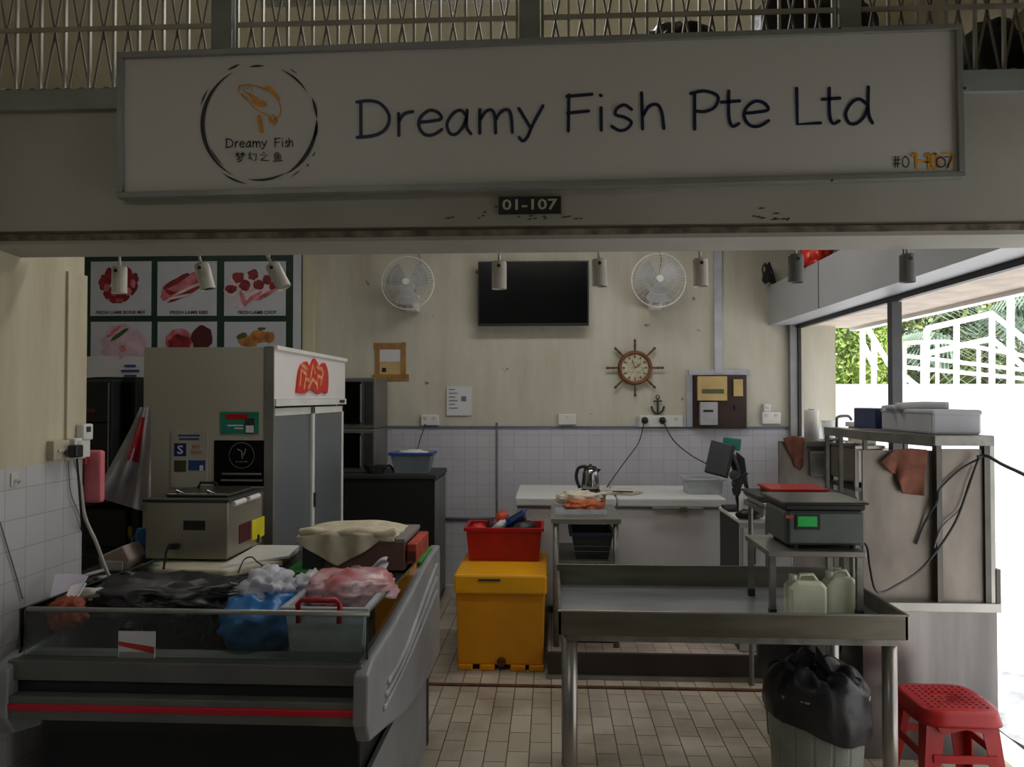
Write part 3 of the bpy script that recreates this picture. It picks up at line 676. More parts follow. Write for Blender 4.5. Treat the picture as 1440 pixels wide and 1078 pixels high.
for (px, lb, pp) in ((907,'left black plug whose cord runs to the kettle', [(905,596,6.13),(898,622,6.12),(878,650,6.0),(862,672,5.9),(850,690,5.75)]), (932,'right black plug whose cord runs to the monitor', [(934,596,6.13),(948,620,6.1),(972,640,5.7),(994,652,5.1)])):
    p = at(px, 591, 6.14); t = thing('plug', lb, 'plug', (p.x, 6.165, p.z), group='black plugs in the long socket')
    B().lathe(p+Vector((0,.025,0)), [(.026,0),(.028,.02),(.02,.04)], 14, Rx).done('body', black, t, smooth=True)
    B().tube(smooth_path([at(*q) for q in pp], 6), .0045, 6).done('cord', black, t, smooth=True)
cord('cable', [at(598,596,6.15), at(590,620,6.05), at(586,638,5.85)], .004, black, 'short black cord from the socket to the blue basket')

# ---------------- meat poster
PY = 6.12
x0,x1,z0,z1 = plateXZ(60,424,357,615,PY)
t = thing('meat_poster', 'large green bordered meat poster with lamb pictures on the far left wall', 'poster', ((x0+x1)/2, 6.2, z0))
B().box(x0,x1,PY,6.2,z0,z1).done('backing', greendk, t)
B().box(*plateXZ(412,424,358,500,PY)[:2], PY-.004, PY, z0, z1).done('margin', posterw, t)
meat_d = mat('meat_dark', (150,34,44), .5, var=.3, scale=14, col2=(96,20,30)); meat_p = mat('meat_pink', (214,130,140), .5, var=.2, scale=12, col2=(160,60,70))
fat = mat('fat_white', (228,206,206), .5, var=.1, scale=12); nug = mat('nugget', (210,140,70), .6, var=.3, scale=12); pale = mat('pale_meat', (220,190,205), .5, var=.15, scale=10)
darkm = mat('liver', (82,24,26), .5); leafm = mat('herb', (70,96,50), .6)
DC = [0]
def disc(b, px, py, rx, ry, a=0, Y=PY-.006, k=9, jag=.15, seed=0):
    random.seed(seed+int(px*7)+int(py)); c = at(px, py, Y); s_ = Y/1080
    P = []
    for i in range(k*2):
        th = 2*math.pi*i/(k*2); r_ = 1+random.uniform(-jag, jag); u_ = math.cos(th)*rx*r_; v_ = math.sin(th)*ry*r_
        P.append((c.x+(u_*math.cos(a)-v_*math.sin(a))*s_, c.z+(u_*math.sin(a)+v_*math.cos(a))*s_))
    DC[0] += 1; e_ = (DC[0] % 12)*.00012
    b.prism(P, 'y', Y-e_, Y+.0022-e_)
cols = [(28,118),(127,213),(221,305),(315,402)]; rows = [(367,444),(452,530)]
for ci, (ca, cb_) in enumerate(cols):
    for ri, (ra, rb) in enumerate(rows):
        q = plateXZ(ca,cb_,ra,rb,PY-.003); cell = B().box(q[0],q[1],PY-.003,PY,q[2],q[3]).done('picture_panel', posterw, t)
def pic(nm, m, discs, dz=0):
    b = B()
    for d_ in discs: disc(b, *d_[:4], a=(d_[4] if len(d_) > 4 else 0), Y=PY-.006-dz)
    b.done(nm, m, t)
pic('meat_picture', meat_d, [(147,398,9,12),(155,386,9,10),(178,388,9,12),(185,402,9,14),(172,415,12,9),(155,412,10,9),(164,420,11,7),(190,392,5,8)])
pic('meat_picture', meat_p, [(150,404,4,6),(160,412,5,4),(180,410,5,6),(187,398,4,6),(168,422,5,3)], .003)
pic('meat_picture', meat_p, [(260,402,36,13,.45),(248,408,26,10,.35)]); pic('meat_picture', meat_d, [(246,396,24,4,.5),(258,414,26,3,.45),(240,411,10,3,-.3)], .003)
pic('meat_picture', fat, [(264,406,24,2,.42),(252,417,18,2,.2)], .004)
pic('meat_picture', fat, [(335,392,11,10),(356,388,11,10),(344,402,11,10),(364,402,11,10),(326,407,11,9),(374,397,10,9),(350,418,26,6,.4),(340,424,6,12,-.3),(370,414,22,6,.5)])
pic('meat_picture', meat_d, [(335,390,9,8),(356,386,8,8),(344,401,8,8),(364,400,8,7),(325,406,9,6),(376,393,7,7),(384,402,6,6)], .003)
pic('meat_picture', meat_p, [(342,420,3,12,.3),(356,418,16,3,.6),(374,414,18,3,.5)], .004)
pic('meat_picture', pale, [(170,478,28,22),(190,485,18,20),(160,495,20,10)]); pic('meat_picture', leafm, [(168,470,16,3,.6)], .003); pic('meat_picture', meat_p, [(160,466,14,3,.7),(172,490,5,5)], .003)
pic('meat_picture', meat_p, [(252,480,20,18)]); pic('meat_picture', meat_d, [(252,484,16,14)], .002); pic('meat_picture', darkm, [(284,476,15,19)], .003)
pic('meat_picture', nug, [(346,479,13,8),(362,473,13,9),(377,474,11,8),(354,482,9,6)]); pic('meat_picture', leafm, [(340,472,8,4,.3),(368,462,6,2)], .003)
for s_, cx in (('FRESH LAMB BONE MIX',170),('FRESH LAMB RIBS',266),('FRESH LAMB CHOP',362)):
    txt(s_, at(cx,439,PY-.004), (74 if 'MIX' in s_ else 56)/1080*6.1, .028, ink, t)
q = plateXZ(100,207,503,533,PY-.01); 
tag(B().grid(lambda u,v: Vector((q[0]+(q[1]-q[0])*u, PY-.0075-.004*math.sin(u*7), q[2]+(q[3]-q[2])*v + .02*math.sin(u*3))), 16, 3).done('paper_banner', paper, solid=.003), 'white paper banner with blue print hanging under the meat poster', 'banner')
bn = bpy.data.objects['paper_banner']
for k, w_ in enumerate((.09,.15,.10)): 
    p = at(183, 514+7*k, PY-.015); b = B().box(p.x-w_/2, p.x+w_/2, PY-.020, PY-.008, p.z-.008, p.z+.008); b.done('print_line', mat('blue_ink', (60,70,140), .5), bn)

# ================================================================== LEFT REAR: neighbour appliances, dark counter, ovens
def boxthing(name, label, cat, x0,x1,y0,y1,z0,z1,m,bev=.006): 
    t = thing(name, label, cat, ((x0+x1)/2,(y0+y1)/2,z0)); B().box(x0,x1,y0,y1,z0,z1).done('body', m, t, bev=bev); return t
Yf = 4.9; x0 = at(60,0,Yf).x; x1 = at(163,0,Yf).x; ztop = at(130,534,Yf).z
t = boxthing('refrigerator', 'tall black two-door refrigerator seen past the left wall', 'refrigerator', x0,x1,Yf,Yf+.6,0,ztop,dark)
zs = at(130,594,Yf).z
fd = mat('black_door', (38,42,44), .3)
B().box(x0+.005,x1-.005,Yf-.03,Yf,zs+.006,ztop-.01).done('upper_door', fd, t, bev=.004); B().box(x0+.005,x1-.005,Yf-.03,Yf,.08,zs-.006).done('lower_door', fd, t, bev=.004)
B().box(x1-.008,x1-.002,Yf-.034,Yf-.03,.1,ztop-.02).done('door_trim', alu, t); q = at(131,577,Yf); B().box(q.x-.05,q.x+.03,Yf-.034,Yf-.03,q.z-.012,q.z+.012).done('badge', mat('badge_red', (120,40,44), .5), t)
x0 = x1+.012; x1 = at(196,0,5.0).x
t = boxthing('cabinet', 'narrow black cabinet between the black refrigerator and the white fridge', 'cabinet', x0,x1,5.0,5.5,0,1.74,black)
B().box(x0+.01,x1-.01,4.985,5.0,.06,1.70).done('door', blackgloss, t, bev=.003)
# plastic carrier bag hanging
p = at(205,575,3.45)
def bagf(u, v):
    top = Vector(at(205,572,3.45)); w0 = v**.8
    xl = 197 - 66*v**1.1; xr = 212
    px_ = xl+(xr-xl)*u; py_ = 572+ (150-25*(1-u))*v
    return at(px_, py_, 3.60+.04*math.sin(u*9+v*4)*v-.02*math.sin(u*21)*v)
t = thing('carrier_bag', 'translucent white carrier bag with a red stripe hanging beside the white fridge', 'bag', (p.x, 3.5, 1.2))
B().grid(bagf, 28, 20).done('bag_body', mat('bag_greyish', (200,198,206), .4, alpha=.85, var=.15), t, smooth=True)
B().grid(lambda u,v: bagf(.35+.35*u, .10+.45*v)+Vector((0,-.012,0)), 10, 10).done('red_stripe', mat('stripe_red', (150,26,34), .5), t, smooth=True)
B().tube([at(204,576,3.60), at(209,574,3.69)], .006, 6).done('handle', white, t)
# dark shelf of clutter behind the counter at left
xA = -2.45; xB = -1.99
t = thing('storage_rack', 'low black storage rack behind the left end of the display counter', 'rack', ((xA+xB)/2, 3.45, 0))
zt = at(150,712,3.3).z
for z in (.5, .86, zt): B().box(xA-.15, xB-.02, 3.66, 4.1, z-.02, z).done('shelf', black, t)
for xx in (xA-.14, xB-.04):
    for yy in (3.67, 4.08): B().box(xx-.012, xx+.012, yy-.012, yy+.012, 0, zt).done('leg', black, t)
t = boxthing('crate', 'black crate on the rack below the hanging carrier bag', 'crate', at(122,0,3.75).x, at(192,0,3.75).x, 3.70, 4.0, .86, 1.05, dark)
tag(B().blob((at(160,742,3.62).x, 3.75, .92), (.06,.04,.05), 4, .4, 2, 3, flat=.861, ridge=.3).done('yellow_bag', mat('yellow_bag', (190,170,40), .5), smooth=True), 'crumpled yellow bag in front of the black crate', 'bag')

# dark counter at back
Yc = 5.6; x0 = at(470,0,Yc).x; x1 = at(612,0,Yc).x; zt = at(540,667,Yc).z
t = thing('counter', 'black rear counter with grey top against the back wall', 'counter', ((x0+x1)/2, 5.9, 0))
B().box(x0,x1,Yc,6.17,.06,zt-.03).done('body', mat('counter_black', (20,22,24), .5), t)
B().box(x0-.01,x1+.015,Yc-.015,6.18,zt-.03,zt).done('top', dark, t, bev=.004)
B().box(x1,x1+.006,Yc+.02,6.15,.1,zt-.05).done('side_panel', greyp, t)
for xx in (x0+.05, x1-.05): B().box(xx-.02,xx+.02,Yc+.05,Yc+.09,0,.06).done('foot', black, t)
CT = zt
# stacked ovens
Yo = 5.72; x0 = at(452,0,Yo).x; x1 = at(530,0,Yo).x
za, zb_ = CT, at(500,603,Yo).z; zc = at(500,531,Yo).z
for (a, b_, lb) in ((za, zb_, 'lower of two stacked grey ovens on the rear counter'), (zb_, zc, 'upper of two stacked grey ovens on the rear counter')):
    t = thing('countertop_oven', lb, 'oven', ((x0+x1)/2, 5.9, a), group='stacked ovens')
    B().box(x0,x1,Yo,6.15,a,b_).done('body', mat('oven_grey', (118,118,112), .4, .4), t, bev=.01)
    B().box(x0+.02,x1-.11,Yo-.015,Yo,a+.04,b_-.03).done('door', blackgloss, t, bev=.004)
    B().box(x1-.085,x1-.02,Yo-.008,Yo,a+.04,b_-.03).done('control_panel', dark, t)
    B().tube([(x1-.105,Yo-.03,a+.05),(x1-.105,Yo-.03,b_-.05)], .008, 8).done('handle', steel, t)
# black cable heap
t = thing('cable_heap', 'small black heap of coiled cable beside the ovens', 'cable', (at(530,660,5.66).x, 5.7, CT))
c = at(528,660,5.68); b = B()
for k in range(5): b.tube([Vector((c.x+math.cos(a*.5+k)*(.05+.008*k), 5.70+math.sin(a*.5+k)*.03, CT+.008+.012*k)) for a in range(14)], .006, 6)
b.done('coil', black, t, smooth=True)
t2 = B().tube(smooth_path([(c.x+.05,5.68,CT+.03),(c.x+.1,5.69,CT+.06),(c.x+.14,5.7,CT+.01)],4), .01, 6).done('plug_end', black, t)
def basket(name, label, x0,x1,y0,y1,z0,z1, mbody, mrim, flare=.03, rimh=.02, grp=None, loc=None, rot=None, cat='basket'):
    t = thing(name, label, cat, ((x0+x1)/2,(y0+y1)/2,z0), group=grp, rot=rot)
    f = flare; b = B(); th = .006
    def ring(x0,x1,y0,y1,z): return [b.bm.verts.new(q) for q in ((x0,y0,z),(x1,y0,z),(x1,y1,z),(x0,y1,z))]
    A = ring(x0+f,x1-f,y0+f,y1-f,z0); Bq = ring(x0,x1,y0,y1,z1); Cq = ring(x0+th,x1-th,y0+th,y1-th,z1); D = ring(x0+f+th,x1-f-th,y0+f+th,y1-f-th,z0+th)
    b.bm.faces.new(A[::-1]); b.bm.faces.new(D)
    for P, Q in ((A,Bq),(Bq,Cq),(Cq,D)):
        for i in range(4): b.bm.faces.new((P[i],P[(i+1)%4],Q[(i+1)%4],Q[i]))
    b.done('tub', mbody, t, bev=.004)
    r = B(); e = .012
    r.box(x0-e,x1+e,y0-e,y0+.004,z1-rimh,z1); r.box(x0-e,x1+e,y1-.004,y1+e,z1-rimh,z1); r.box(x0-e,x0+.004,y0,y1,z1-rimh,z1); r.box(x1-.004,x1+e,y0,y1,z1-rimh,z1)
    r.done('rim', mrim, t, bev=.003)
    return t
x0 = at(551,0,5.66).x; x1 = at(608,0,5.66).x
basket('basket', 'grey tub with blue rim and tangerines on the rear counter', x0,x1,5.64,5.86,CT,at(580,636,5.66).z, mat('tub_grey', (128,140,148), .4, alpha=.9), blue)
for k, (dx, lb) in enumerate(((.08,'left orange packet in the blue rimmed tub'),(.15,'right orange packet in the blue rimmed tub'))):
    tag(B().blob((x0+dx, 5.72, CT+.075), (.04,.04,.065), k, .15, 2, 3, flat=CT+.008).done('packet', mat('orange_packet', (200,80,30), .5), smooth=True), lb, 'packet', 'orange packets in the tub')
tag(B().blob(((x0+x1)/2, 5.76, CT+.14), (.1,.07,.035), 6, .3, 2, 4, ridge=.2).done('white_cloth', white, smooth=True), 'crumpled white cloth on top of the blue rimmed tub', 'cloth')

# ================================================================== UPRIGHT FRIDGE
FX0 = at(207,0,3.68).x; FX1 = -1.345; FY0, FY1 = 3.68, 4.96; FZ = at(300,488,3.68).z
fgm = mat('fridge_side', (168,165,150), .5, var=.03, scale=1.2)
t = thing('display_fridge', 'tall upright glass door drinks fridge with beige side covered in stickers', 'fridge', ((FX0+FX1)/2, 4.3, 0)); FR = t
b = B(); b.box(FX0,FX1-.05,FY0,FY0+.03,.05,FZ); b.box(FX0,FX1-.05,FY1-.03,FY1,.05,FZ); b.box(FX0,FX0+.03,FY0+.03,FY1-.03,.05,FZ)
b.box(FX0+.03,FX1-.05,FY0+.03,FY1-.03,.05,.25); b.box(FX0+.03,FX1-.05,FY0+.03,FY1-.03,FZ-.25,FZ); b.done('cabinet', fgm, t)
B().box(FX1-.05,FX1-.005,FY0-.004,FY0+.02,.05,FZ+.004).done('corner_trim', mat('trim_grey', (112,112,106), .5), t)
HZ = at(383,571,3.68).z
B().box(FX1-.05,FX1,FY0,FY1,HZ+.035,FZ).done('header_panel', mat('header_white', (226,222,222), .35, var=.02), t, bev=.004); hp = bpy.data.objects['header_panel']
B().box(FX1-.02,FX1+.012,FY0,FY1+.01,FZ-.012,FZ+.008).done('header_cap', white, t)
B().box(FX1-.05,FX1+.008,FY0,FY1,HZ,HZ+.035).done('display_strip', white, t); B().box(FX1+.008,FX1+.011,FY1-.16,FY1-.05,HZ+.008,HZ+.028).done('temperature_display', black, bpy.data.objects['display_strip'])
B().box(FX1-.05,FX1+.004,FY0,FY1,.25,.36).done('kick_panel', white, t)
for k, (ya, yb) in enumerate(((FY0+.02, FY0+.66),(FY0+.62, FY1-.02))):
    xx = FX1-.004+(.0 if k else -.014); f = B(); w_ = .035
    f.box(xx-.012,xx,ya,ya+w_,.36,HZ-.01); f.box(xx-.012,xx,yb-w_,yb,.36,HZ-.01); f.box(xx-.012,xx,ya,yb,.36,.40); f.box(xx-.012,xx,ya,yb,HZ-.05,HZ-.01)
    d = f.done('door', white, t, bev=.003); B().box(xx-.008,xx-.005,ya+w_,yb-w_,.40,HZ-.05).done('door_glass', glassf, d)
    yh = yb-w_/2 if not k else ya+w_/2; B().box(xx,xx+.012,yh-.008,yh+.008,.98,1.06).done('handle', dark, d)
for z in (.62,.9,1.18,1.42): B().box(FX0+.04,FX1-.06,FY0+.04,FY1-.04,z-.006,z).done('shelf', mat('wire_shelf', (170,176,180), .4, .3), t)
B().box(FX0+.03,FX0+.034,FY0+.034,FY1-.034,.25,FZ-.25).box(FX0+.034,FX1-.055,FY1-.034,FY1-.0305,.25,FZ-.25).done('liner', mat('liner', (150,158,162), .5), t)
for k, (yy, lb) in enumerate(((3.86,'red lower packet stack behind the near fridge glass'),)):
    t3 = thing('meat_packet', lb, 'packet', (FX1-.2, yy, .62)); 
    for j in range(4): B().box(FX1-.3,FX1-.08,yy-.12,yy+.16,.62+.08*j,.695+.08*j).done('pack', mat('pack_red', (150,60,56), .5, var=.3, scale=9), t3, bev=.01)
# emblem on header
em = [(415,552),(419,520),(428,508),(434,516),(440,504),(447,515),(454,510),(459,525),(458,552),(450,550),(446,554),(434,548),(426,553)]
def fx(px, py, d=0): 
    p = ax(px, py, FX1+.001+d); return p
P = smooth_path([fx(*q) for q in em+em[:1]], 4)[:-1]; b = B(); V = [b.bm.verts.new(q) for q in P]; V2 = [b.bm.verts.new(q+Vector((.012,0,0))) for q in P]; b.bm.faces.new(V); b.bm.faces.new(V2[::-1])
for i in range(len(V)): b.bm.faces.new((V[i],V2[i],V2[(i+1)%len(V)],V[(i+1)%len(V)]))
b.done('logo_shape', mat('logo_red', (206,40,28), .4, var=.1), hp)
b = B()
for st in ([(422,540),(424,520),(431,526)],[(428,545),(430,532),(436,535)],[(437,530),(440,512),(443,524)],[(446,545),(447,528),(453,532)],[(451,540),(455,522)],[(434,545),(440,533),(446,540)],[(425,513),(432,519)],[(446,516),(453,519)]):
    ribbon(b, [fx(x,y,.013) for x,y in st], .022, (1,0,0))
b.done('logo_highlights', mat('logo_orange', (244,166,110), .45, var=.2, scale=20), hp)
# stickers on the fridge side
def fs(nm, a,b_,c,d_, m, Y0=.003, par=None):
    q = plateXZ(a,b_,c,d_,3.678); return B().box(q[0],q[1],3.68-Y0,3.68,q[2],q[3]).done(nm, m, par or FR)
tc_ = fs('teal_sticker', 310,364,579,610, teal); tc_['label'] = 'teal sticker with red band'
fs('red_band', 318,349,582,590, red, .004, tc_); fs('card_picture', 345,358,588,610, dark, .0045, tc_); fs('white_corner', 346,357,598,608, paper, .0055, tc_); fs('caption_line', 320,342,597,599, paper, .004, tc_); fs('caption_line', 330,342,601,603, paper, .004, tc_)
bs_ = fs('black_plaque', 301,378,619,683, blackgloss); bs_['label'] = 'black plaque with round outline logo'
lg = mat('silver_ink', (130,128,122), .5); c = at(340,640,3.675); b = B(); ribbon(b, [c+Vector((math.cos(a*math.pi/20)*.062, -.0012, math.sin(a*math.pi/20)*.062)) for a in range(41)], .0025, (0,-1,0))
ribbon(b, [c+Vector(q) for q in ((-.02,-.0012,.03),(0,-.0012,.02),(.01,-.0012,.0),(.02,-.0012,.03))], .006, (0,-1,0)); ribbon(b, [c+Vector(q) for q in ((.0,-.0012,.01),(.004,-.0012,-.015))], .006, (0,-1,0)); b.done('ring_logo', lg, bs_)
txt('Dreamy Fish', at(340,649,3.674), .06, .01, lg, bs_)
for yy, w_ in ((666,.19),(675,.20)): fs('caption_line', 340-w_/2*293, 340+w_/2*293, yy-1.2, yy+1.2, lg, .004, bs_)
pay = fs('payment_sticker', 240,292,606,685, mat('sticker_clear', (182,180,168), .4)); pay['label'] = 'pale payment sticker with four small logos'
sq = fs('blue_square', 245,262,623,641, mat('navy_sq', (18,44,110), .4), .004, pay); txt('S', at(253.5,632,3.675), .03, .043, paper, pay, name='letter_s', off=.001)
mr = mat('pay_red', (190,90,80), .5); txt('PAY', at(276,628,3.675), .04, .016, mr, pay); txt('NOW', at(277,636,3.675), .055, .016, mr, pay)
fs('olive_square', 245,262,647,663, mat('olive_sq', (66,68,50), .5), .004, pay); fs('blue_card', 265,289,647,661, mat('card_blue', (30,70,130), .5), .004, pay); fs('card_corner', 281,286,654,662, paper, .005, pay)
for yy, w_ in ((612,15),(617,14)): fs('caption_line', 266-w_, 266+w_, yy-1.3, yy+1.3, mat('blue_ink2', (70,74,130), .5), .004, pay)

# ================================================================== DISPLAY COUNTER
KX0, KX1, KY0, KY1 = -1.62, -.54, 2.27, 3.60
grp_ = mat('counter_grey', (146,149,152), .45, .15, var=.08); bump_d = mat('bumper_dark', (34,38,40), .5)
t = thing('display_counter', 'chilled fish display counter with low glass front and red stripe', 'counter', ((KX0+KX1)/2, 2.9, 0)); K = t
B().box(KX0,KX1-.06,KY0+.14,KY1-.08,0,.62).done('base', mat('base_black', (12,20,22), .5), t, bev=.01)
# front bands (profile extruded along X)
zb = lambda y: at(520, y, KY0).z
def band(nm, ya, yb, y0, y1, m): return B().box(KX0, KX1-.012, y0, y1, at(520,yb,y0).z, at(520,ya,y0).z).done(nm, m, t, bev=.004)
band('upper_band', 937,966, 2.225, 2.35, mat('band_grey', (100,102,98), .5)); band('recess_band', 966,990, 2.245, 2.35, mat('recess', (28,36,36), .5))
band('bumper', 989,1023, 2.205, 2.35, mat('bumper_grey', (106,108,102), .5)); band('red_stripe', 1000,1010, 2.200, 2.21, redst)
tubm = mat('tub_dark', (22,26,28), .4)
b = B(); b.box(KX0+.03,KX1-.03,2.35,2.95,.56,.60); b.box(KX0+.03,KX1-.03,2.93,2.97,.56,.86); b.done('well', tubm, t)
b = B().box(-1.97,KX1-.02,2.95,KY1,.82,.875); b.done('rear_deck', mat('deck_dark', (40,44,44), .4, .3), t, bev=.004)
B().box(KX0+.03,KX1-.03,KY1-.06,KY1-.02,.0,.83).done('back_panel', dark, t)
# moulded end panel
def endpanel(x0_, x1_, nm, left=False):
    prof = [(2.20,.80),(2.27,.825),(2.55,.835),(2.75,.845),(2.79,.85),(2.79,.46),(2.40,.56),(2.23,.60),(2.19,.66)] if left else [(2.20,.80),(2.27,.825),(2.55,.835),(2.85,.855),(3.15,.885),(3.40,.905),(3.62,.905),(3.62,.40),(3.3,.40),(2.8,.46),(2.40,.56),(2.23,.60),(2.19,.66)]
    return B().prism(prof, 'x', x0_, x1_).done(nm, grp_, t, bev=.008)
e1 = endpanel(KX1-.03, KX1+.015, 'end_panel'); endpanel(KX0-.03, KX0+.02, 'end_panel', True)
for k in range(3):
    B().tube(smooth_path([(KX1+.015, 3.5-.0*k, .84-.06*k),(KX1+.017, 3.1-.03*k, .77-.05*k),(KX1+.017, 2.75-.04*k, .70-.03*k),(KX1+.016, 2.45-.03*k, .69-.03*k)],6), [.004]+[.012]*17+[.003] if False else .009, 8).done('moulded_ridge', mat('ridge_light', (168,170,172), .4, .2), e1, smooth=True)
B().box(KX1-.05,KX1-.035,2.45,3.58,0,.42).done('side_skirt', grp_, t)
# glass
ZR = at(523,863,KY0).z; ZG = at(520,937,KY0).z
gf = B().box(KX0+.02,KX1-.005,KY0-.003,KY0+.003,ZG,ZR).done('front_glass', clear, t)
B().tube([(KX0+.03,KY0,ZR),(KX1,KY0,ZR)], .008, 10).done('top_rail', mat('rail_alu', (150,152,144), .35, .5), t, smooth=True)
for xx in (KX1-.006, KX0+.006):
    P = [(KY0,.815),(2.6,.83),(2.9,.845),(3.1,.88),(3.1,.935),(KY0,ZR)]
    B().prism(P, 'x', xx-.003, xx+.003).done('end_glass', clear, t)
    B().tube([(xx,KY0,ZR),(xx,3.1,.935)], .003, 6).tube([(xx,KY0,.81),(xx,KY0,ZR)], .003, 6).done('glass_edge', mat('edge_green', (40,60,54), .3), t)

DZ = .875
# foam slab & steel machine
q0 = at(203,0,3.1).x; q1 = at(383,0,3.15).x
t = thing('foam_board', 'thick cream white board under the stainless machine', 'board', ((q0+q1)/2, 3.3, DZ))
B().prism([(q0,3.06),(-1.30,3.03),(q1+.02,3.25),(q1-.01,3.56),(q0-.02,3.56)], 'z', DZ, DZ+.035).done('slab', mat('foam_cream', (214,208,184), .6), t, bev=.01)
B().prism([(-1.33,3.05),(-1.13,3.27),(-1.16,3.5),(-1.36,3.5)], 'z', DZ+.0352, DZ+.045).done('fold', white, t)
MZ = DZ+.046; mx0 = at(216,0,3.2).x; mx1 = at(329,0,3.2).x; MT = at(270,704,3.2).z
ms = mat('machine_steel', (170,166,150), .35, .6, var=.15, scale=2)
t = thing('steel_machine', 'boxy stainless steel tabletop machine with black lid in front of the fridge', 'kitchen machine', ((mx0+mx1)/2, 3.35, MZ))
B().box(mx0,mx1,3.17,3.56,MZ,MT).done('body', ms, t, bev=.006)
B().box(mx0-.01,mx1+.01,3.16,3.57,MT,MT+.012).done('top_plate', dark, t, bev=.003)
B().box(mx0+.06,mx1-.02,3.22,3.52,MT+.012,MT+.028).done('lid', mat('lid_steel', (90,88,80), .3, .7), t, bev=.008)
for xx in (mx0+.12, mx1-.1): B().tube([(xx-.015,3.24,MT+.03),(xx,3.2,MT+.045),(xx+.015,3.24,MT+.03)], .005, 6).done('clasp', chrome, t)
B().tube([(mx0+.12,3.4,MT+.03),(mx0+.13,3.4,MT+.055),(mx0+.2,3.4,MT+.055),(mx0+.21,3.4,MT+.03)], .006, 6).done('lid_handle', black, t)
q = plateXZ(258,288,732,745,3.168); B().box(q[0],q[1],3.166,3.17,q[2],q[3]).done('name_label', black, t)
b = B()
for k in range(2): b.tube([(mx1+.012,3.2+.16*k,MT-.012),(mx1+.012,3.32+.16*k,MT-.012)], .012, 8)
b.done('hinge', white, t)
def mside(nm, a, b_, c, d_, m):
    p1 = ax(a, c, mx1); p2 = ax(b_, d_, mx1); return B().box(mx1, mx1+.003, p1.y, p2.y, p2.z, p1.z).done(nm, m, t)
mside('yellow_label', 354,371,732,752, mat('label_yellow', (230,220,30), .5)); mside('brown_label', 336,352,738,757, mat('label_maroon', (80,20,22), .5)); mside('side_knob', 361,364,752,762, black)
B().tube(smooth_path([at(243,769,3.16), at(238,768,3.12), at(234,775,3.08), at(230,800,3.02)],4), .005, 6).done('cord', black, t); B().obox(at(245,768,3.16), (.04,.025,.022)).done('plug', black, t)
cord('cable', [at(335,805,2.97)+Vector((0,0,.0)), at(343,787,3.1), at(354,783,3.1), at(362,790,3.05), at(375,798,3.0)], .003, black, 'thin black wire looping over the green cutting board')
# green boards
t = thing('cutting_board', 'green cutting board beside the steel machine on the counter', 'cutting board', (-.98,3.25,DZ)); B().box(-1.10,-.90,3.12,3.5,DZ,DZ+.014).done('board', green, t, bev=.005)
B().tube([(-1.08,3.13,DZ+.016),(-.92,3.13,DZ+.016)], .002, 6).done('groove', mat('groove_green', (24,100,30), .5), t)
t = thing('cutting_board', 'small green board corner at the right end of the display counter', 'cutting board', (-.6,3.3,.905)); B().box(-.64,-.545,3.2,3.52,.905,.917).done('board', green, t, bev=.004); B().box(-.63,-.56,3.21,3.23,.917,.918).done('groove', MC['groove_green'], t)
# box with cloth
bx0 = at(433,0,3.2).x; bx1 = at(572,0,3.2).x; BZ1 = at(520,757,3.2).z
t = thing('carton', 'reddish brown open carton holding the cream cloth on the display counter', 'carton', ((bx0+bx1)/2, 3.3, DZ))
b = B(); mcar = mat('carton_brown', (120,84,76), .7)
b.box(bx0,bx1,3.17,3.18,DZ,BZ1); b.box(bx0,bx1,3.52,3.53,DZ,BZ1); b.box(bx0,bx0+.01,3.18,3.52,DZ,BZ1); b.box(bx1-.01,bx1,3.18,3.52,DZ,BZ1); b.box(bx0,bx1,3.17,3.53,DZ,DZ+.01)
b.done('box_body', mcar, t); B().box(bx0-.005,bx1+.005,3.165,3.535,BZ1-.012,BZ1+.006).done('rim', mat('rim_grey', (130,126,120), .5), t, bev=.003)
B().box(bx0+.001,bx0+.09,3.16,3.17,DZ+.01,BZ1-.02).done('grey_patch', dark, t)
t = boxthing('carton', 'small orange printed carton right of the cloth covered box', 'carton', bx1+.008,bx1+.05,3.19,3.5,.906,.906+.085,mat('carton_orange', (190,70,44), .6, var=.25, scale=14)); B().box(bx1+.012,bx1+.046,3.187,3.19,.92,.96).done('print_panel', mat('print_dark', (96,38,28), .6), t)
ck = mat('cream_cloth', (206,196,170), .9, var=.12, scale=16, bump=.5)
def clothf(u, v):
    px = 425+ (560-425)*u
    if v < .55:
        p = Vector((at(px,0,3.2).x, 3.50-.33*(v/.55), BZ1+.012+.028*math.sin(u*math.pi)+.004*math.sin(u*9+v*6)+.004*math.sin(v*15)))
        if v < .1: p.z -= .01
        return p
    w = (v-.55)/.45; tri = max(0, 1-abs(u-.42)/.42)**.8; drop = .105*tri*w + .012*w
    return Vector((at(px,0,3.2).x, 3.155-.006*math.sin(u*22)-.004, BZ1+.012+.02*math.sin(u*math.pi)*(1-w)-drop+.001*math.sin(u*25)))
tag(B().grid(clothf, 60, 34).done('cream_cloth', ck, smooth=True, solid=.005), 'cream towel draped over the carton with a pointed corner hanging down', 'cloth')
# rolled edge on towel
B().tube(smooth_path([(at(430+130*k/8,0,3.2).x, 3.17-.01*math.sin(k*2), BZ1+.03+.008*math.sin(k*1.7)) for k in range(9)],4), .016, 10).done('rolled_hem', ck, bpy.data.objects['cream_cloth'], smooth=True)

# things in the well
def pb(px, py, Y, z0, rad, m, nm, lb, cat, seed, amp=.25, fr_=2.2, ridge=.25, grp=None, dz=0):
    p = at(px, py, Y); return tag(B().blob((p.x, Y, p.z+dz), rad, seed, amp, fr_, 4, flat=z0, ridge=ridge).done(nm, m, smooth=True), lb, cat, grp)
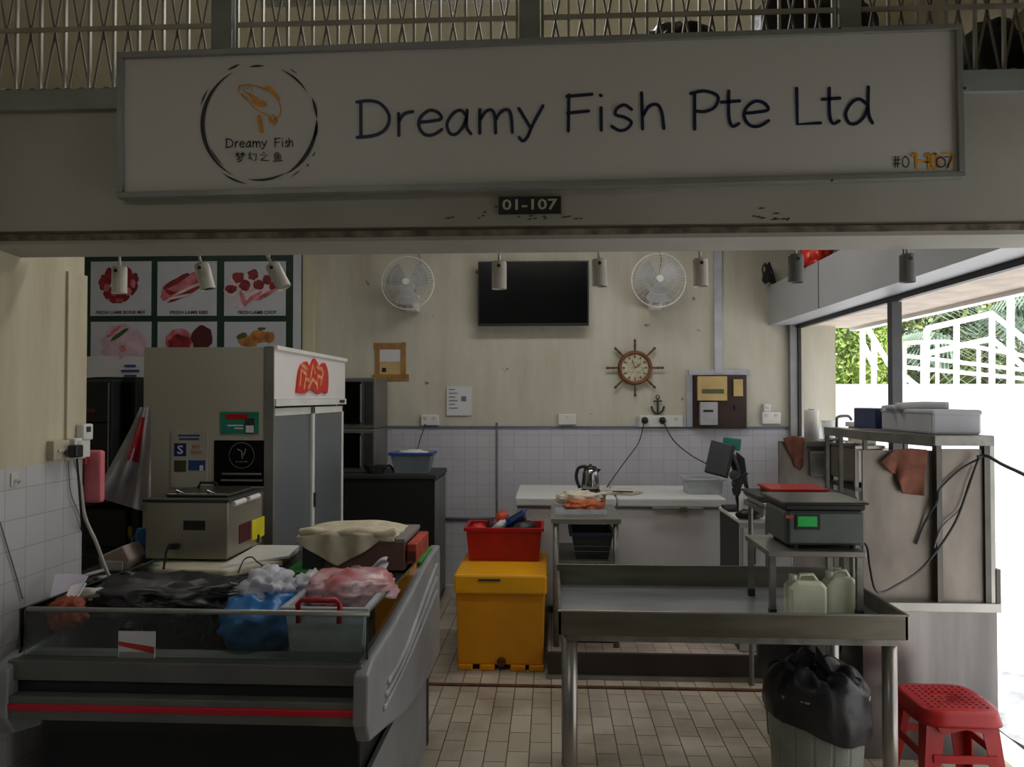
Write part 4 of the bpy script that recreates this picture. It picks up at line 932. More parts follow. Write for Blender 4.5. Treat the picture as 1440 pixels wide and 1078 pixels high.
# clear tub with red handle
x0 = at(408,0,2.36).x; x1 = at(519,0,2.36).x; TZ0 = .62; TZ1 = at(460,848,2.38).z
t = basket('storage_tub', 'clear plastic storage tub with red handle in the display counter', x0, x1, 2.34, 2.72, TZ0, TZ1, clearp, clearp, .03, .02, cat='tub')
hx0 = at(424,0,2.33).x; hx1 = at(482,0,2.33).x; hz = at(450,843,2.33).z
B().tube([(hx0+.002,2.325,TZ1-.045),(hx0,2.325,hz-.012),(hx0+.012,2.325,hz),(hx1-.012,2.325,hz),(hx1,2.325,hz-.012),(hx1-.002,2.325,TZ1-.045)], .0085, 8).done('handle', red, t, smooth=True)
for k in range(7): B().box(x0+.045+k*.033, x0+.05+k*.033, 2.352, 2.36, TZ0+.03, TZ1-.04).done('rib', clearp, t)
tag(B().blob(((x0+x1)/2, 2.53, .70), (.095,.14,.085), 5, .2, 2, 4, flat=.628).done('ice_heap', mat('milky', (206,212,216), .4), smooth=True), 'milky frozen contents inside the clear tub', 'ice')
pb(497, 826, 2.62, .72, (.155,.14,.06), mat('meat_bag', (176,92,96), .3, var=.3, scale=9, col2=(214,190,196)), 'meat_bag', 'pink meat in clear plastic lying on top of the storage tub', 'bag', 11, .25)
pb(440, 826, 2.66, .72, (.07,.09,.055), bagw, 'white_bag', 'crumpled white bag tucked left of the pink meat bag', 'bag', 13)
tag(B().grid(lambda u,v: at(470+75*u, 820-20*u-14*v+5*math.sin(u*12), 2.76+.05*v)+Vector((0,.02*math.sin(v*8+u*5),0)), 20, 8).done('rippled_sheet', bagw, smooth=True), 'clear plastic wrap folded behind the pink meat bag', 'wrap')
pb(376, 828, 2.52, .62, (.08,.09,.07), bagw, 'white_bag', 'shiny white bag standing on the blue bag', 'bag', 17, .3, ridge=.4, grp=None)
pb(368, 873, 2.48, .602, (.12,.13,.11), bagblue, 'blue_bag', 'knotted blue plastic bag in the display counter', 'bag', 19, .2, ridge=.25)
pb(235, 838, 2.66, .602, (.27,.20,.07), bagb, 'black_bag', 'large spread black rubbish bag over the middle of the counter', 'bag', 23, .2, 3.4, .45)
pb(205, 830, 2.82, .602, (.17,.10,.06), bagb, 'black_bag', 'black bag lying at the back left of the counter well', 'bag', 29, .3, 2.4, .5)
pb(330, 850, 2.72, .602, (.12,.12,.08), mat('dark_bag', (34,44,50), .35), 'dark_bag', 'dark grey bag between the black bag and the blue bag', 'bag', 31, .3, 2, .4)
pb(278, 862, 2.60, .602, (.10,.08,.07), bagb, 'black_bag', 'black bag end drooping toward the front glass', 'bag', 37, .3, 2.4, .5)
tag(B().blob((-1.02,2.62,.66),(.34,.22,.08),41,.2,2,4,flat=.602,ridge=.3).done('black_bag', bagb, smooth=True), 'flat black bag lining the bottom of the counter well', 'bag')
# plastic bottle (blue) and bowl behind left
t = thing('plastic_jug', 'blue plastic jug left of the stainless machine', 'jug', (at(204,0,3.25).x, 3.3, DZ)); xx = at(204,0,3.25).x
B().lathe((xx,3.28,DZ), [(.0,0),(.034,.0),(.036,.02),(.034,.13),(.028,.155),(.0,.16)], 20, cap=False).done('body', mat('blue_jug', (40,110,190), .35, alpha=.9), t, smooth=True)
B().tube([(xx-.03,3.27,DZ+.13),(xx-.05,3.27,DZ+.1),(xx-.034,3.27,DZ+.05)], .005, 6).done('handle', MC['blue_jug'], t)
t = thing('paper_tray', 'crumpled pinkish white carton tray left of the blue jug', 'tray', (at(184,0,3.2).x,3.2,DZ)); xx = at(185,0,3.2).x
B().prism([(xx-.06,DZ),(xx+.04,DZ),(xx+.06,DZ+.05),(xx+.03,DZ+.11),(xx-.08,DZ+.06)], 'y', 3.12, 3.28).done('tray', mat('tray_pink', (196,176,170), .7), t, bev=.006)
B().box(xx-.055,xx+.03,3.115,3.12,DZ+.01,DZ+.045).done('front_flap', paper, t)
t = thing('hose_coil', 'loop of white flexible hose lying behind the black bag', 'hose', (at(160,0,3.1).x,3.1,DZ))
B().tube(smooth_path([(-1.88,3.02,DZ+.008),(-1.82,3.2,DZ+.008),(-1.66,3.22,DZ+.008),(-1.7,3.08,DZ+.008),(-1.80,2.98,DZ+.008)],5), .008, 8).done('hose', offwhite, t, smooth=True)
# papers and orange net
pz = .80
t = thing('paper_stack', 'white papers and magazine leaning at the left end of the counter', 'papers', (at(95,0,2.5).x, 2.5, .75))
def sheetq(pts, Y, m, nm, bend=.02): 
    P = [at(x, y, Y+dy) for x, y, dy in pts]
    return B().grid(lambda u,v: (P[0]*(1-u)+P[1]*u)*(1-v)+(P[3]*(1-u)+P[2]*u)*v+Vector((0,bend*math.sin(u*3.1),0)), 6, 6).done(nm, m, t, solid=.003)
sheetq([(66,858,0),(96,856,0),(124,810,.15),(78,808,.15)], 2.42, mat('paper_lilac', (196,192,208), .6), 'sheet'); sheetq([(82,858,-.02),(100,856,-.02),(122,820,.1),(100,824,.1)], 2.41, paper, 'sheet')
B().blob(at(128,836,2.55), (.045,.04,.025), 3, .3, 2, 3, ridge=.3).done('crumpled_paper', offwhite, t, smooth=True)
tag(B().blob(at(95,862,2.42), (.055,.05,.055), 8, .3, 2, 4, ridge=.3).done('orange_bag', mat('orange_net', (170,78,40), .6, var=.3, scale=20), smooth=True), 'crumpled orange plastic bag under the papers', 'bag')
tag(B().obox(at(55,895,2.5), (.14,.02,.16), Matrix.Rotation(.3,3,'Y')).done('cardboard_sheet', mat('cardboard', (130,116,76), .8)), 'piece of brown cardboard behind the left front glass', 'cardboard')
# price card on the glass
q = plateXZ(166,218,888,930,2.262)
t = thing('price_card', 'white and red price card stuck on the front glass', 'card', ((q[0]+q[1])/2, 2.267, q[2]), rot=(0,.08,0))
B().box(q[0],q[1],2.262,2.267,q[2],q[3]).done('card', paper, t); m_ = (q[0]+q[1])/2
B().prism([(q[0]+.002,q[3]-.03),(q[1]-.002,q[3]-.045),(q[1]-.002,q[3]-.065),(q[0]+.002,q[3]-.042)], 'y', 2.2605, 2.262).done('red_band', mat('band_red', (190,50,36), .5), t)
B().box(q[0]+.004,q[1]-.004,2.2605,2.262,q[2]+.004,q[2]+.03).done('grey_band', mat('band_lg', (150,150,148), .5), t)
t = thing('round_tag', 'small round black badge above the price card', 'badge', at(180,879,2.28)); B().lathe(at(180,879,2.283), [(.0,0),(.013,0),(.013,.004),(.0,.004)], 20, Rx, cap=False).done('disc', black, t)
b = B(); c = at(180,879,2.277); ribbon(b, [c+Vector((math.cos(a*.4)*.006,0,math.sin(a*.4)*.006)) for a in range(17)], .0015, (0,-1,0)); b.done('ring', paper, t)

# ================================================================== LEFT WALL ITEMS
def lw(px, py): return ax(px, py, -1.752)
t = thing('switch_box', 'cream surface switch box on the left wall', 'switch box', lw(82,648)); p1 = lw(69,648); p2 = lw(92,618)
B().box(-1.765,-1.735,p1.y,p2.y,p1.z,p2.z).done('housing', mat('box_cream', (196,190,164), .5), t, bev=.003); B().box(-1.735,-1.73,p1.y+.02,p2.y-.02,p1.z+.03,p2.z-.03).done('rocker', offwhite, t)
p1 = lw(93,645); p2 = lw(109,615)
t = thing('wall_socket', 'white socket on the left wall holding a black plug', 'socket', p1); B().box(-1.765,-1.725,2.705,2.8,p1.z,p2.z).done('faceplate', white, t, bev=.004); B().box(-1.725,-1.722,2.72,2.74,p2.z-.03,p2.z-.01).done('switch', offwhite, t)
t = thing('plug_adaptor', 'tall white adaptor above the left wall socket', 'adaptor', (-1.74,2.78,p2.z)); B().box(-1.752,-1.72,2.75,2.81,p2.z-.01,at(100,596,2.75).z).done('body', white, t, bev=.006); B().box(-1.72,-1.718,2.765,2.79,p2.z+.02,p2.z+.04).done('slot', dark, t)
pp = ax(108,634,-1.70); t = thing('plug', 'dark plug with cord in the left wall socket', 'plug', (pp.x,pp.y,pp.z-.03)); B().obox(pp+Vector((-.005,0,0)), (.035,.045,.045)).done('body', mat('plug_navy', (26,28,44), .4), t, bev=.006)
B().tube(smooth_path([at(108,642,2.73), at(111,680,2.74), at(114,720,2.76), at(117,760,2.85), at(122,795,2.95)],6), .004, 6).done('cord', black, t, smooth=True)
cord('cable', [at(104,640,2.75), at(113,680,2.8), at(119,725,2.82), at(135,762,2.86), at(147,795,2.9), at(157,818,2.92)], .0075, offwhite, 'thick white cable curving down from the socket to the counter')
t = thing('wall_hook', 'small white adhesive hook on the left wall tiles', 'hook', ax(18,682,-1.762)); p1 = ax(14,684,-1.762); p2 = ax(24,664,-1.762); B().box(-1.766,-1.757,p1.y,p2.y,p1.z,p2.z).done('plate', offwhite, t, bev=.002)
pc = (p1+p2)/2; B().tube([(-1.757,pc.y,pc.z),(-1.745,pc.y,pc.z-.012),(-1.74,pc.y,pc.z-.004)], .003, 6).done('hook', steel, t)
cord('cable', [ax(0,733,-1.757), ax(8,760,-1.757), ax(20,800,-1.757), ax(32,842,-1.757)], .002, greyp, 'thin grey wire crossing the left wall tiles')
cord('cable', [ax(96,645,-1.755), ax(99,690,-1.755), ax(108,715,-1.755), ax(116,735,-1.755)], .0018, greyp, 'thin grey wire below the left wall socket')
q = plateXZ(119,145,633,706,2.84)
t = thing('plastic_holder', 'pink plastic holder hanging at the end of the left wall', 'holder', ((q[0]+q[1])/2, 2.85, q[2])); B().box(q[0],q[1],2.825,2.86,q[2],q[3]).done('body', pink, t, bev=.01); B().box(q[0]-.02,q[0]+.02,2.81,2.83,q[3]-.05,q[3]-.03).done('clip', mat('pink_dark', (180,70,80), .5), t)
q = plateXZ(114,122,605,652,2.83)
t = thing('plastic_clip', 'bright red plastic handle above the pink holder', 'handle', ((q[0]+q[1])/2, 2.83, q[2])); B().tube([((q[0]+q[1])/2,2.825,q[2]),((q[0]+q[1])/2,2.825,q[3]-.02),(q[0],2.825,q[3])], .011, 8).done('grip', mat('red_orange', (220,50,20), .4), t, smooth=True); B().tube([(q[0],2.825,q[3]-.03),(q[0]-.02,2.812,q[3]-.03)], .005, 6).done('peg', dark, t)

# ================================================================== YELLOW BOX + RED BASKET
yx0 = at(641,0,4.52).x; yx1 = at(768,0,4.52).x; YT = at(700,808,4.5).z
t = thing('insulated_box', 'large yellow insulated box with lid standing on the floor', 'cooler box', ((yx0+yx1)/2, 4.9, 0))
B().prism([(yx0+.015,.03),(yx1-.02,.03),(yx1-.008,YT-.11),(yx0+.004,YT-.11)], 'y', 4.53, 5.15).done('body', yellow, t, bev=.012)
ld = B().box(yx0-.005,yx1+.003,4.50,5.17,YT-.115,YT-.0).done('lid', mat('yellow_lid', (242,172,10), .5, var=.08, scale=3), t, bev=.014)
B().box((yx0+yx1)/2-.13,(yx0+yx1)/2+.0,4.492,4.5,YT-.035,YT-.025).done('lid_slot', dark, ld)
cx = at(705,0,4.5).x; zz = at(705,931,4.52).z
B().lathe((cx,4.53,zz), [(.0,0),(.028,0),(.024,.02),(.0,.02)], 16, Rx, cap=False).done('drain_plug', mat('plug_dark', (90,50,10), .5), t)
for xx in (yx0+.06,(yx0+yx1)/2-.08,(yx0+yx1)/2+.1,yx1-.06): B().box(xx-.045,xx+.045,4.515,4.62,0,.035).done('foot', yellow, t, bev=.008)
rx0 = at(656,700,4.9).x; rx1 = at(762,700,4.9).x; RT = at(700,741,4.88).z
basket('basket', 'red plastic basket on top of the yellow box', rx0, rx1, 4.86, 5.15, YT, RT, red, red, .02, .022)
cz = YT+.02
cont = 'items heaped in the red basket'
t = basket('tub', 'dark tub with blue rim tilted inside the red basket', -.11,.09,4.94,5.1,0,.15, mat('tub_darkgrey', (70,76,82), .4, var=.3, scale=14), blue, .03, .02, loc=None, cat='tub')
t.location = (-.19, 5.02, cz+.10); t.rotation_euler = (0, -.55, 0); t['group'] = cont
for (px, py, rad, m, lb, sd) in ((735,752,(.10,.10,.07),mat('dark_stuff', (40,36,44), .4, var=.3, scale=14),'dark lumpy bag in front of the blue rimmed tub',3),(706,737,(.045,.04,.06),mat('orange_red', (200,70,40), .5),'orange red packet at the back of the red basket',5),
                             (673,752,(.06,.06,.045),mat('bright_red', (215,50,40), .5),'red packet at the left of the red basket',7),(695,745,(.05,.05,.05),mat('plum', (80,40,50), .5),'plum coloured bag in the middle of the red basket',9)):
    p = at(px, py, 4.98); tag(B().blob((p.x,4.98,p.z+.03),rad,sd,.25,2.5,3,flat=cz,ridge=.2).done('packet', m, smooth=True), lb, 'packet', cont)
p = at(699,745,4.93); t = thing('bottle', 'small white bottle lying in the red basket', 'bottle', (p.x,5.06,cz), rot=(0,.9,0))
B().lathe((0,0,0), [(.0,0),(.024,0),(.026,.07),(.012,.09),(.012,.1)], 16, local if False else None).done('body', white, t, local=True, smooth=True); B().lathe((0,0,.1), [(.014,0),(.014,.02)], 12).done('cap', blue, t, local=True); t.location = (p.x-.02, 4.93, p.z)

# ================================================================== SMALL STEEL TABLE
sx0, sx1, sy0, sy1 = at(774,0,4.52).x, at(872,0,4.52).x, 4.52, 5.12; ST = at(820,729,4.52).z
t = thing('steel_table', 'small stainless steel table with lower shelf in front of the freezer', 'table', ((sx0+sx1)/2,(sy0+sy1)/2,.14))
B().box(sx0,sx1,sy0,sy1,ST-.03,ST).done('table_top', steel, t, bev=.004)
for xx in (sx0+.03, sx1-.03):
    for yy in (sy0+.03, sy1-.03): B().tube([(xx,yy,.14),(xx,yy,ST-.03)], .018, 10).done('leg', steel2, t, smooth=True)
SH = at(820,788,4.55).z
B().box(sx0+.02,sx1-.02,sy0+.02,sy1-.02,SH-.03,SH).done('shelf', steel2, t, bev=.003)
bx = basket('basket', 'dark basket with blue rim on the lower shelf of the steel table', at(802,0,4.6).x, at(860,0,4.6).x, 4.56, 4.86, SH, at(830,748,4.58).z, mat('basket_dark', (34,40,42), .4, var=.2), mat('rim_navy', (26,34,66), .4), .03)
b = B()
for k in range(3): b.tube([(at(806,0,4.55).x, 4.572, SH+.05+.03*k),(at(857,0,4.55).x, 4.572, SH+.05+.03*k)], .003, 6)
b.done('green_band', mat('band_green', (60,84,60), .5), bx)
B().tube(smooth_path([(at(805,0,4.6).x,4.7,SH+.2),(at(815,0,4.6).x,4.7,SH+.235),(at(846,0,4.6).x,4.7,SH+.235),(at(858,0,4.6).x,4.7,SH+.2)],4), .008, 8).done('handle', black, bx)
# tray with orange cloth/fish on the table
p = at(820,712,4.85); 
t = thing('food_tray', 'shallow clear tray on the steel table', 'tray', (p.x,4.85,ST)); B().box(sx0+.03,sx1-.08,4.68,4.98,ST,ST+.012).done('tray', clearp, t, bev=.004); B().box(sx0+.025,sx1-.075,4.675,4.685,ST,ST+.03).done('lip', clearp, t)
tag(B().blob((p.x-.0,4.80,ST+.04),(.12,.10,.035),3,.3,2.6,4,flat=ST+.013,ridge=.35).done('orange_cloth', mat('orange_cloth', (196,110,70), .8, var=.3, scale=20, col2=(150,70,40)), smooth=True), 'crumpled orange cloth on the tray', 'cloth')
tag(B().blob((p.x-.02,4.93,ST+.065),(.14,.08,.045),5,.3,2.4,4,flat=ST+.013,ridge=.35).done('white_cloth', mat('white_cloth', (216,208,190), .9), smooth=True), 'cream cloth heaped behind the orange cloth', 'cloth')
t = thing('paper_cup', 'small brown cup beside the cloths on the steel table', 'cup', (at(845,0,4.95).x,4.95,ST)); B().lathe((at(845,0,4.95).x,4.98,ST), [(.02,0),(.03,.09)], 16).done('cup', mat('cup_brown', (150,110,70), .6), t, smooth=False); B().lathe((at(845,0,4.95).x,4.98,ST+.088), [(.031,0),(.031,.004)], 16).done('rim', offwhite, t)
t = boxthing('crate', 'black crate on the floor under the steel table', 'crate', at(802,0,4.7).x, at(860,0,4.7).x, 4.62, 4.95, .14, .36, black)

# ================================================================== CHEST FREEZER
zx0, zx1, zy0, zy1 = at(724,0,5.2).x, at(1018,0,5.2).x, 5.2, 5.95; ZT = at(900,700,5.2).z; ZB = at(900,713,5.2).z
fzm = mat('freezer_white', (212,212,212), .4, var=.015, scale=1.5)
t = thing('chest_freezer', 'long white chest freezer with two lids against the back wall', 'freezer', ((zx0+zx1)/2, 5.6, .14))
B().box(zx0+.01,zx1-.01,zy0+.02,zy1,.19,ZB-.005).done('body', fzm, t, bev=.012)
lm = at(866,0,5.2).x
for (a, b_) in ((zx0, lm-.004), (lm+.004, zx1)): B().box(a,b_,zy0,zy1+.01,ZB,ZT).done('lid', fzm, t, bev=.012)
B().box(zx0+.015,zx1-.015,zy0+.012,zy0+.02,ZB-.012,ZB-.002).done('seal', mat('seal', (120,122,124), .6), t)
B().obox(at(961,716,5.19), (.05,.02,.04)).done('lock', steel, t, bev=.004); B().box(at(915,0,5.2).x, at(985,0,5.2).x, 5.185, 5.2, ZB-.012, ZB+.003).done('lid_handle', alu, t, bev=.003)
for xx in (zx0+.08, zx1-.08):
    for yy in (zy0+.1, zy1-.1): B().lathe((xx,yy,.14), [(.025,0),(.02,.05)], 12).done('foot', black, t)
# kettle
kx = at(829,0,5.5).x; t = thing('kettle', 'steel and black electric kettle on the chest freezer', 'kettle', (kx,5.5,ZT))
B().lathe((kx,5.5,ZT), [(.07,0),(.072,.015),(.066,.02)], 24).done('power_base', black, t)
B().lathe((kx,5.5,ZT+.02), [(.062,0),(.066,.02),(.056,.12),(.045,.15)], 24).done('body', chrome, t, smooth=True)
B().lathe((kx,5.5,ZT+.17), [(.046,0),(.04,.015),(.012,.02),(.01,.03),(0,.032)], 24, cap=False).done('lid', black, t, smooth=True)
B().tube(smooth_path([(kx-.03,5.5,ZT+.185),(kx-.085,5.5,ZT+.17),(kx-.1,5.5,ZT+.10),(kx-.075,5.5,ZT+.03)],5), .012, 8).done('handle', black, t, smooth=True)
B().prism([(kx+.045,ZT+.13),(kx+.075,ZT+.165),(kx+.04,ZT+.17)], 'y', 5.485, 5.515).done('spout', chrome, t)
p = at(868,692,5.45)
t = thing('paper_stack', 'loose cream papers on the chest freezer beside the kettle', 'papers', (p.x,5.45,ZT))
for k in range(4): B().obox((p.x+.02*k,5.45+.02*k,ZT+.004+.004*k), (.26-.02*k,.2,.003), Matrix.Rotation(.25*k-.3,3,'Z')).done('sheet', mat('paper_cream', (212,208,190), .7), t)
B().obox((p.x+.03,5.36,ZT+.024), (.14,.012,.008), Matrix.Rotation(-.15,3,'Z')).done('dark_pen', dark, t)
basket('container', 'clear plastic box at the right end of the chest freezer', at(960,0,5.5).x, at(1010,0,5.5).x, 5.4, 5.62, ZT, ZT+.11, mat('frost_box', (196,204,206), .35, alpha=.7), mat('frost_box', (196,204,206)), .01, .012, cat='container')

# ================================================================== SIDE UNIT, MONITOR, BOTTLES
ux0 = at(1036,0,4.5).x; UT = at(1045,730,4.5).z
t = thing('side_cabinet', 'narrow white topped cabinet with black side right of the freezer', 'cabinet', (ux0+.15,4.75,.14))
B().box(ux0,ux0+.30,4.5,5.0,.142,UT-.02).done('body', mat('cab_grey', (176,176,174), .4), t, bev=.004)
B().box(ux0-.004,ux0,4.52,5.0,.15,UT-.02).done('side_panel', black, t); B().box(ux0-.01,ux0+.31,4.49,5.01,UT-.02,UT).done('top', white, t, bev=.004)
B().box(ux0+.02,ux0+.28,4.49,4.5,.2,UT-.05).done('door', mat('cab_door', (190,190,188), .35), t, bev=.003); B().tube([(ux0+.08,4.475,UT-.25),(ux0+.08,4.475,UT-.13)], .006, 6).done('handle', dark, t)
t = thing('monitor', 'dark grey tilted touch screen on a black stand beside the freezer', 'monitor', (at(1035,0,4.85).x,4.85,UT))
P = [at(1000,618,4.9),at(1032,626,4.8),at(1021,671,4.75),at(990,663,4.85)]
c = sum(P, Vector())/4; nn = (P[1]-P[0]).cross(P[3]-P[0]).normalized(); nn = nn if nn.y < 0 else -nn
b = B(); A = [b.bm.verts.new(q) for q in P]; Z_ = [b.bm.verts.new(q-nn*.03) for q in P]; b.bm.faces.new(A); b.bm.faces.new(Z_[::-1])
for i in range(4): b.bm.faces.new((A[i],Z_[i],Z_[(i+1)%4],A[(i+1)%4]))
b.done('housing', black, t, bev=.004); B().quad([c+(q-c)*.92+nn*.002 for q in P]).done('screen', mat('screen_grey', (70,74,78), .25), t)
B().tube(smooth_path([at(1028,640,4.9),at(1038,668,4.9),at(1040,700,4.88),(at(1040,0,4.88).x,4.88,UT+.01)],5), [.03]*15+[.03] if False else .026, 10).done('stand_arm', black, t, smooth=True)
B().box(ux0+.0,ux0+.16,4.78,4.98,UT,UT+.02).done('stand_base', black, t, bev=.004)
b = B().obox(at(1029,624,4.87), (.11,.03,.075), Matrix.Rotation(.12,3,'Y')); b.done('teal_back', mat('teal_back', (40,130,116), .4), t, bev=.006)
B().prism([(at(1034,0,4.9).x,at(0,632,4.9).z),(at(1044,0,4.9).x,at(0,640,4.9).z),(at(1052,0,4.9).x,at(0,700,4.9).z),(at(1036,0,4.9).x,at(0,700,4.9).z)], 'y', 4.9, 4.96).done('back_cover', black, t, bev=.006)
B().lathe(at(1032,668,4.82), [(.03,0),(.03,.02)], 16, Rx).done('card_reader', mat('reader', (90,92,94), .4), t)
t = thing('cable_bundle', 'tangled black cables behind the white bottles', 'cable', (at(1045,0,4.75).x,4.75,UT))
b = B(); random.seed(12)
for k in range(4):
    b.tube(smooth_path([at(1030+random.uniform(0,25), 668+random.uniform(-4,30), 4.78) for _ in range(5)]+[(at(1040+5*k,0,4.78).x,4.78,UT+.01)],5), .006, 6)
b.done('cables', black, t, smooth=True)
def bottle(px, ytop, Y, r, lb, pump=False):
    x = at(px,0,Y).x; h = at(px,ytop,Y).z-UT; t = thing('bottle', lb, 'bottle', (x,Y,UT), group='white bottles on the side cabinet')
    B().lathe((x,Y,UT), [(.0,0),(r,0),(r,h*.62),(r*.5,h*.75),(r*.4,h*.8)], 16, cap=False).done('body', white, t, smooth=True)
    B().lathe((x,Y,UT+h*.8), [(r*.5,0),(r*.5,h*.1),(r*.25,h*.12),(r*.2,h*.2)], 12).done('cap', offwhite, t); 
    B().lathe((x,Y,UT+h*.2), [(r*1.02,0),(r*1.02,h*.25)], 16, cap=False).done('label_band', paper, t)
bottle(1041,681,4.6,.024,'taller white bottle at the left of the side cabinet'); bottle(1051,688,4.56,.024,'shorter white bottle on the side cabinet front'); 
tag(B().blob((at(1058,0,4.6).x,4.62,UT+.03),(.05,.05,.028),4,.3,2,3,flat=UT+.001,ridge=.3).done('white_cloth', white, smooth=True), 'white crumpled tissue beside the white bottles', 'tissue')
# trays behind scale
tx0 = at(1062,0,4.1).x
tcab = thing('worktable', 'steel worktable behind the scale carrying red and black trays', 'table', (at(1130,0,4.2).x,4.2,0)); wz = at(1130,716,4.0).z
B().box(tx0,at(1200,0,4.0).x,4.0,4.4,wz-.03,wz).done('table_top', steel2, tcab)
for xx in (tx0+.03, at(1195,0,4.0).x):
    for yy in (4.03,4.37): B().tube([(xx,yy,0),(xx,yy,wz-.03)], .014, 8).done('leg', steel2, tcab)
def tray(lb, a, b_, yt, Y, d, h, m, z):
    x0,x1 = at(a,0,Y).x, at(b_,0,Y).x; t = thing('tray', lb, 'tray', ((x0+x1)/2,Y+d/2,z)); B().box(x0,x1,Y,Y+d,z,z+h*.6).done('pan', m, t, bev=.004); B().box(x0-.01,x1+.01,Y-.01,Y+d+.01,z+h*.6,z+h).done('rim', m, t, bev=.003)
tray('red tray stacked above the black trays behind the scale', 1082,1158,693,4.1,.25,.03,red,wz+.062)
tray('flat black tray under the red tray', 1064,1196,700,4.04,.34,.03,dark,wz+.031); tray('steel tray at the bottom of the tray stack', 1070,1190,706,4.03,.34,.03,steel,wz)
tag(B().blob((at(1064,0,4.3).x,4.5,UT+.03),(.08,.05,.03),7,.2,2,3,flat=UT+.001).done('black_pouch', black, smooth=True), 'black pouch between the monitor and the sink panel', 'pouch')

# ================================================================== TROUGH TABLE
TX0, TX1, TY0, TY1 = .025, 1.262, 2.80, 3.44; TR0 = .83; TF = .772
t = thing('steel_trough_table', 'wide stainless steel trough table with raised rim in the foreground', 'table', (.64,3.1,0)); TT = t
ts = mat('trough_steel', (122,119,106), .38, .75, var=.18, scale=3, stretch=(1,5,5)); tfm = mat('trough_floor', (192,198,206), .28, .8, var=.15, scale=2.5, stretch=(1,3,1))
b = B(); b.box(TX0,TX1,TY0,TY0+.012,.742,TR0); b.box(TX0,TX1,TY1-.012,TY1,.742,.862); b.box(TX0,TX0+.012,TY0,TY1,.742,TR0+.004); b.box(TX1-.012,TX1,TY0,TY1,.742,TR0+.004); b.done('rim_walls', ts, t, bev=.002)
B().box(TX0+.012,TX1-.012,TY0+.012,TY1-.012,TF-.012,TF).done('tray_floor', tfm, t)
b = B(); b.box(TX0+.03,TX1-.03,TY0+.01,TY0+.03,.718,.741); b.box(TX0+.03,TX1-.03,TY1-.03,TY1-.01,.718,.741); b.box(TX0+.03,TX0+.05,TY0+.02,TY1-.02,.718,.741); b.box(TX1-.05,TX1-.03,TY0+.02,TY1-.02,.718,.741); b.done('under_frame', steel2, t)
B().box(TX0-.004,TX1+.004,TY0-.006,TY0+.004,TR0-.004,TR0+.003).done('front_lip', steel, t, bev=.002)
for xx in (TX0+.045, TX1-.05):
    for yy in (TY0+.04, TY1-.04):
        l = B().tube([(xx,yy,.0),(xx,yy,.73)], .026, 14).done('leg', steel, t, smooth=True)
        if yy < 3: B().lathe((xx,yy,.0), [(.032,0),(.032,.03),(.027,.04)], 14).done('foot', black, l)
# stand + scale
stx0, stx1, sty0, sty1 = at(1083,0,2.95).x, at(1212,0,2.95).x, 2.95, 3.30; STZ = at(1140,775,2.95).z
t = thing('steel_stand', 'small steel stand in the trough carrying the scale', 'stand', ((stx0+stx1)/2,3.12,TF))
B().box(stx0-.02,stx1,sty0,sty1,STZ-.022,STZ).done('stand_top', steel, t, bev=.003)
for (xx,yy) in ((stx0+.0,sty0+.02),(stx1-.02,sty0+.02),(stx0+.0,sty1-.02),(stx1-.02,sty1-.02)):
    lg_ = B().box(xx-.011,xx+.011,yy-.011,yy+.011,TF+.03,STZ-.022).done('leg', steel2, t); B().box(xx-.013,xx+.013,yy-.013,yy+.013,TF,TF+.03).done('foot', black, lg_)
scx0, scx1 = at(1099,0,3.0).x, at(1211,0,3.0).x; z0 = STZ+.012; z1 = at(1140,714,2.98).z
scm = mat('scale_body', (70,78,76), .45)
t = thing('digital_scale', 'dark grey digital weighing scale with green display', 'scale', ((scx0+scx1)/2,3.13,STZ))
B().box(scx0,scx1,2.99,3.28,z0,z1-.008).done('body', scm, t, bev=.02)
fp_ = B().box(scx0+.012,scx1-.012,2.982,2.992,z0+.012,z1-.02).done('front_panel', mat('scale_face', (88,98,94), .4), t, bev=.004)
q = plateXZ(1119,1153,723,744,2.98); B().box(q[0],q[1],2.976,2.983,q[2],q[3]).done('display_bezel', black, fp_)
q = plateXZ(1122,1149,726,740,2.975); B().box(q[0],q[1],2.974,2.977,q[2],q[3]).done('display', mat('lcd_green', (40,150,70), .3, emit=.25), fp_)
q = plateXZ(1105,1117,724,729,2.98); B().box(q[0],q[1],2.980,2.983,q[2],q[3]).done('brand_line', mat('brand_red', (150,70,66), .5), fp_)
B().box(scx0-.012,scx1+.006,2.975,3.30,z1+.012,z1+.022).done('platter', mat('platter_dark', (70,72,70), .3, .7), t, bev=.004); B().box(scx0+.0,scx1-.005,2.985,3.29,z1-.008,z1+.012).done('platter_support', black, t, bev=.004)
for xx in (scx0+.04, scx1-.04):
    for yy in (3.02,3.25): B().lathe((xx,yy,STZ), [(.014,0),(.014,.014)], 10).done('foot', black, t)
B().tube(smooth_path([at(1206,758,3.1), at(1219,768,3.1), at(1224,800,3.1), at(1234,832,3.15), at(1262,822,3.3), at(1300,795,3.42), at(1340,740,3.46), at(1360,690,3.46), at(1374,650,3.47), at(1380,642,3.47)],6), .005, 6).done('power_cord', black, t, smooth=True)
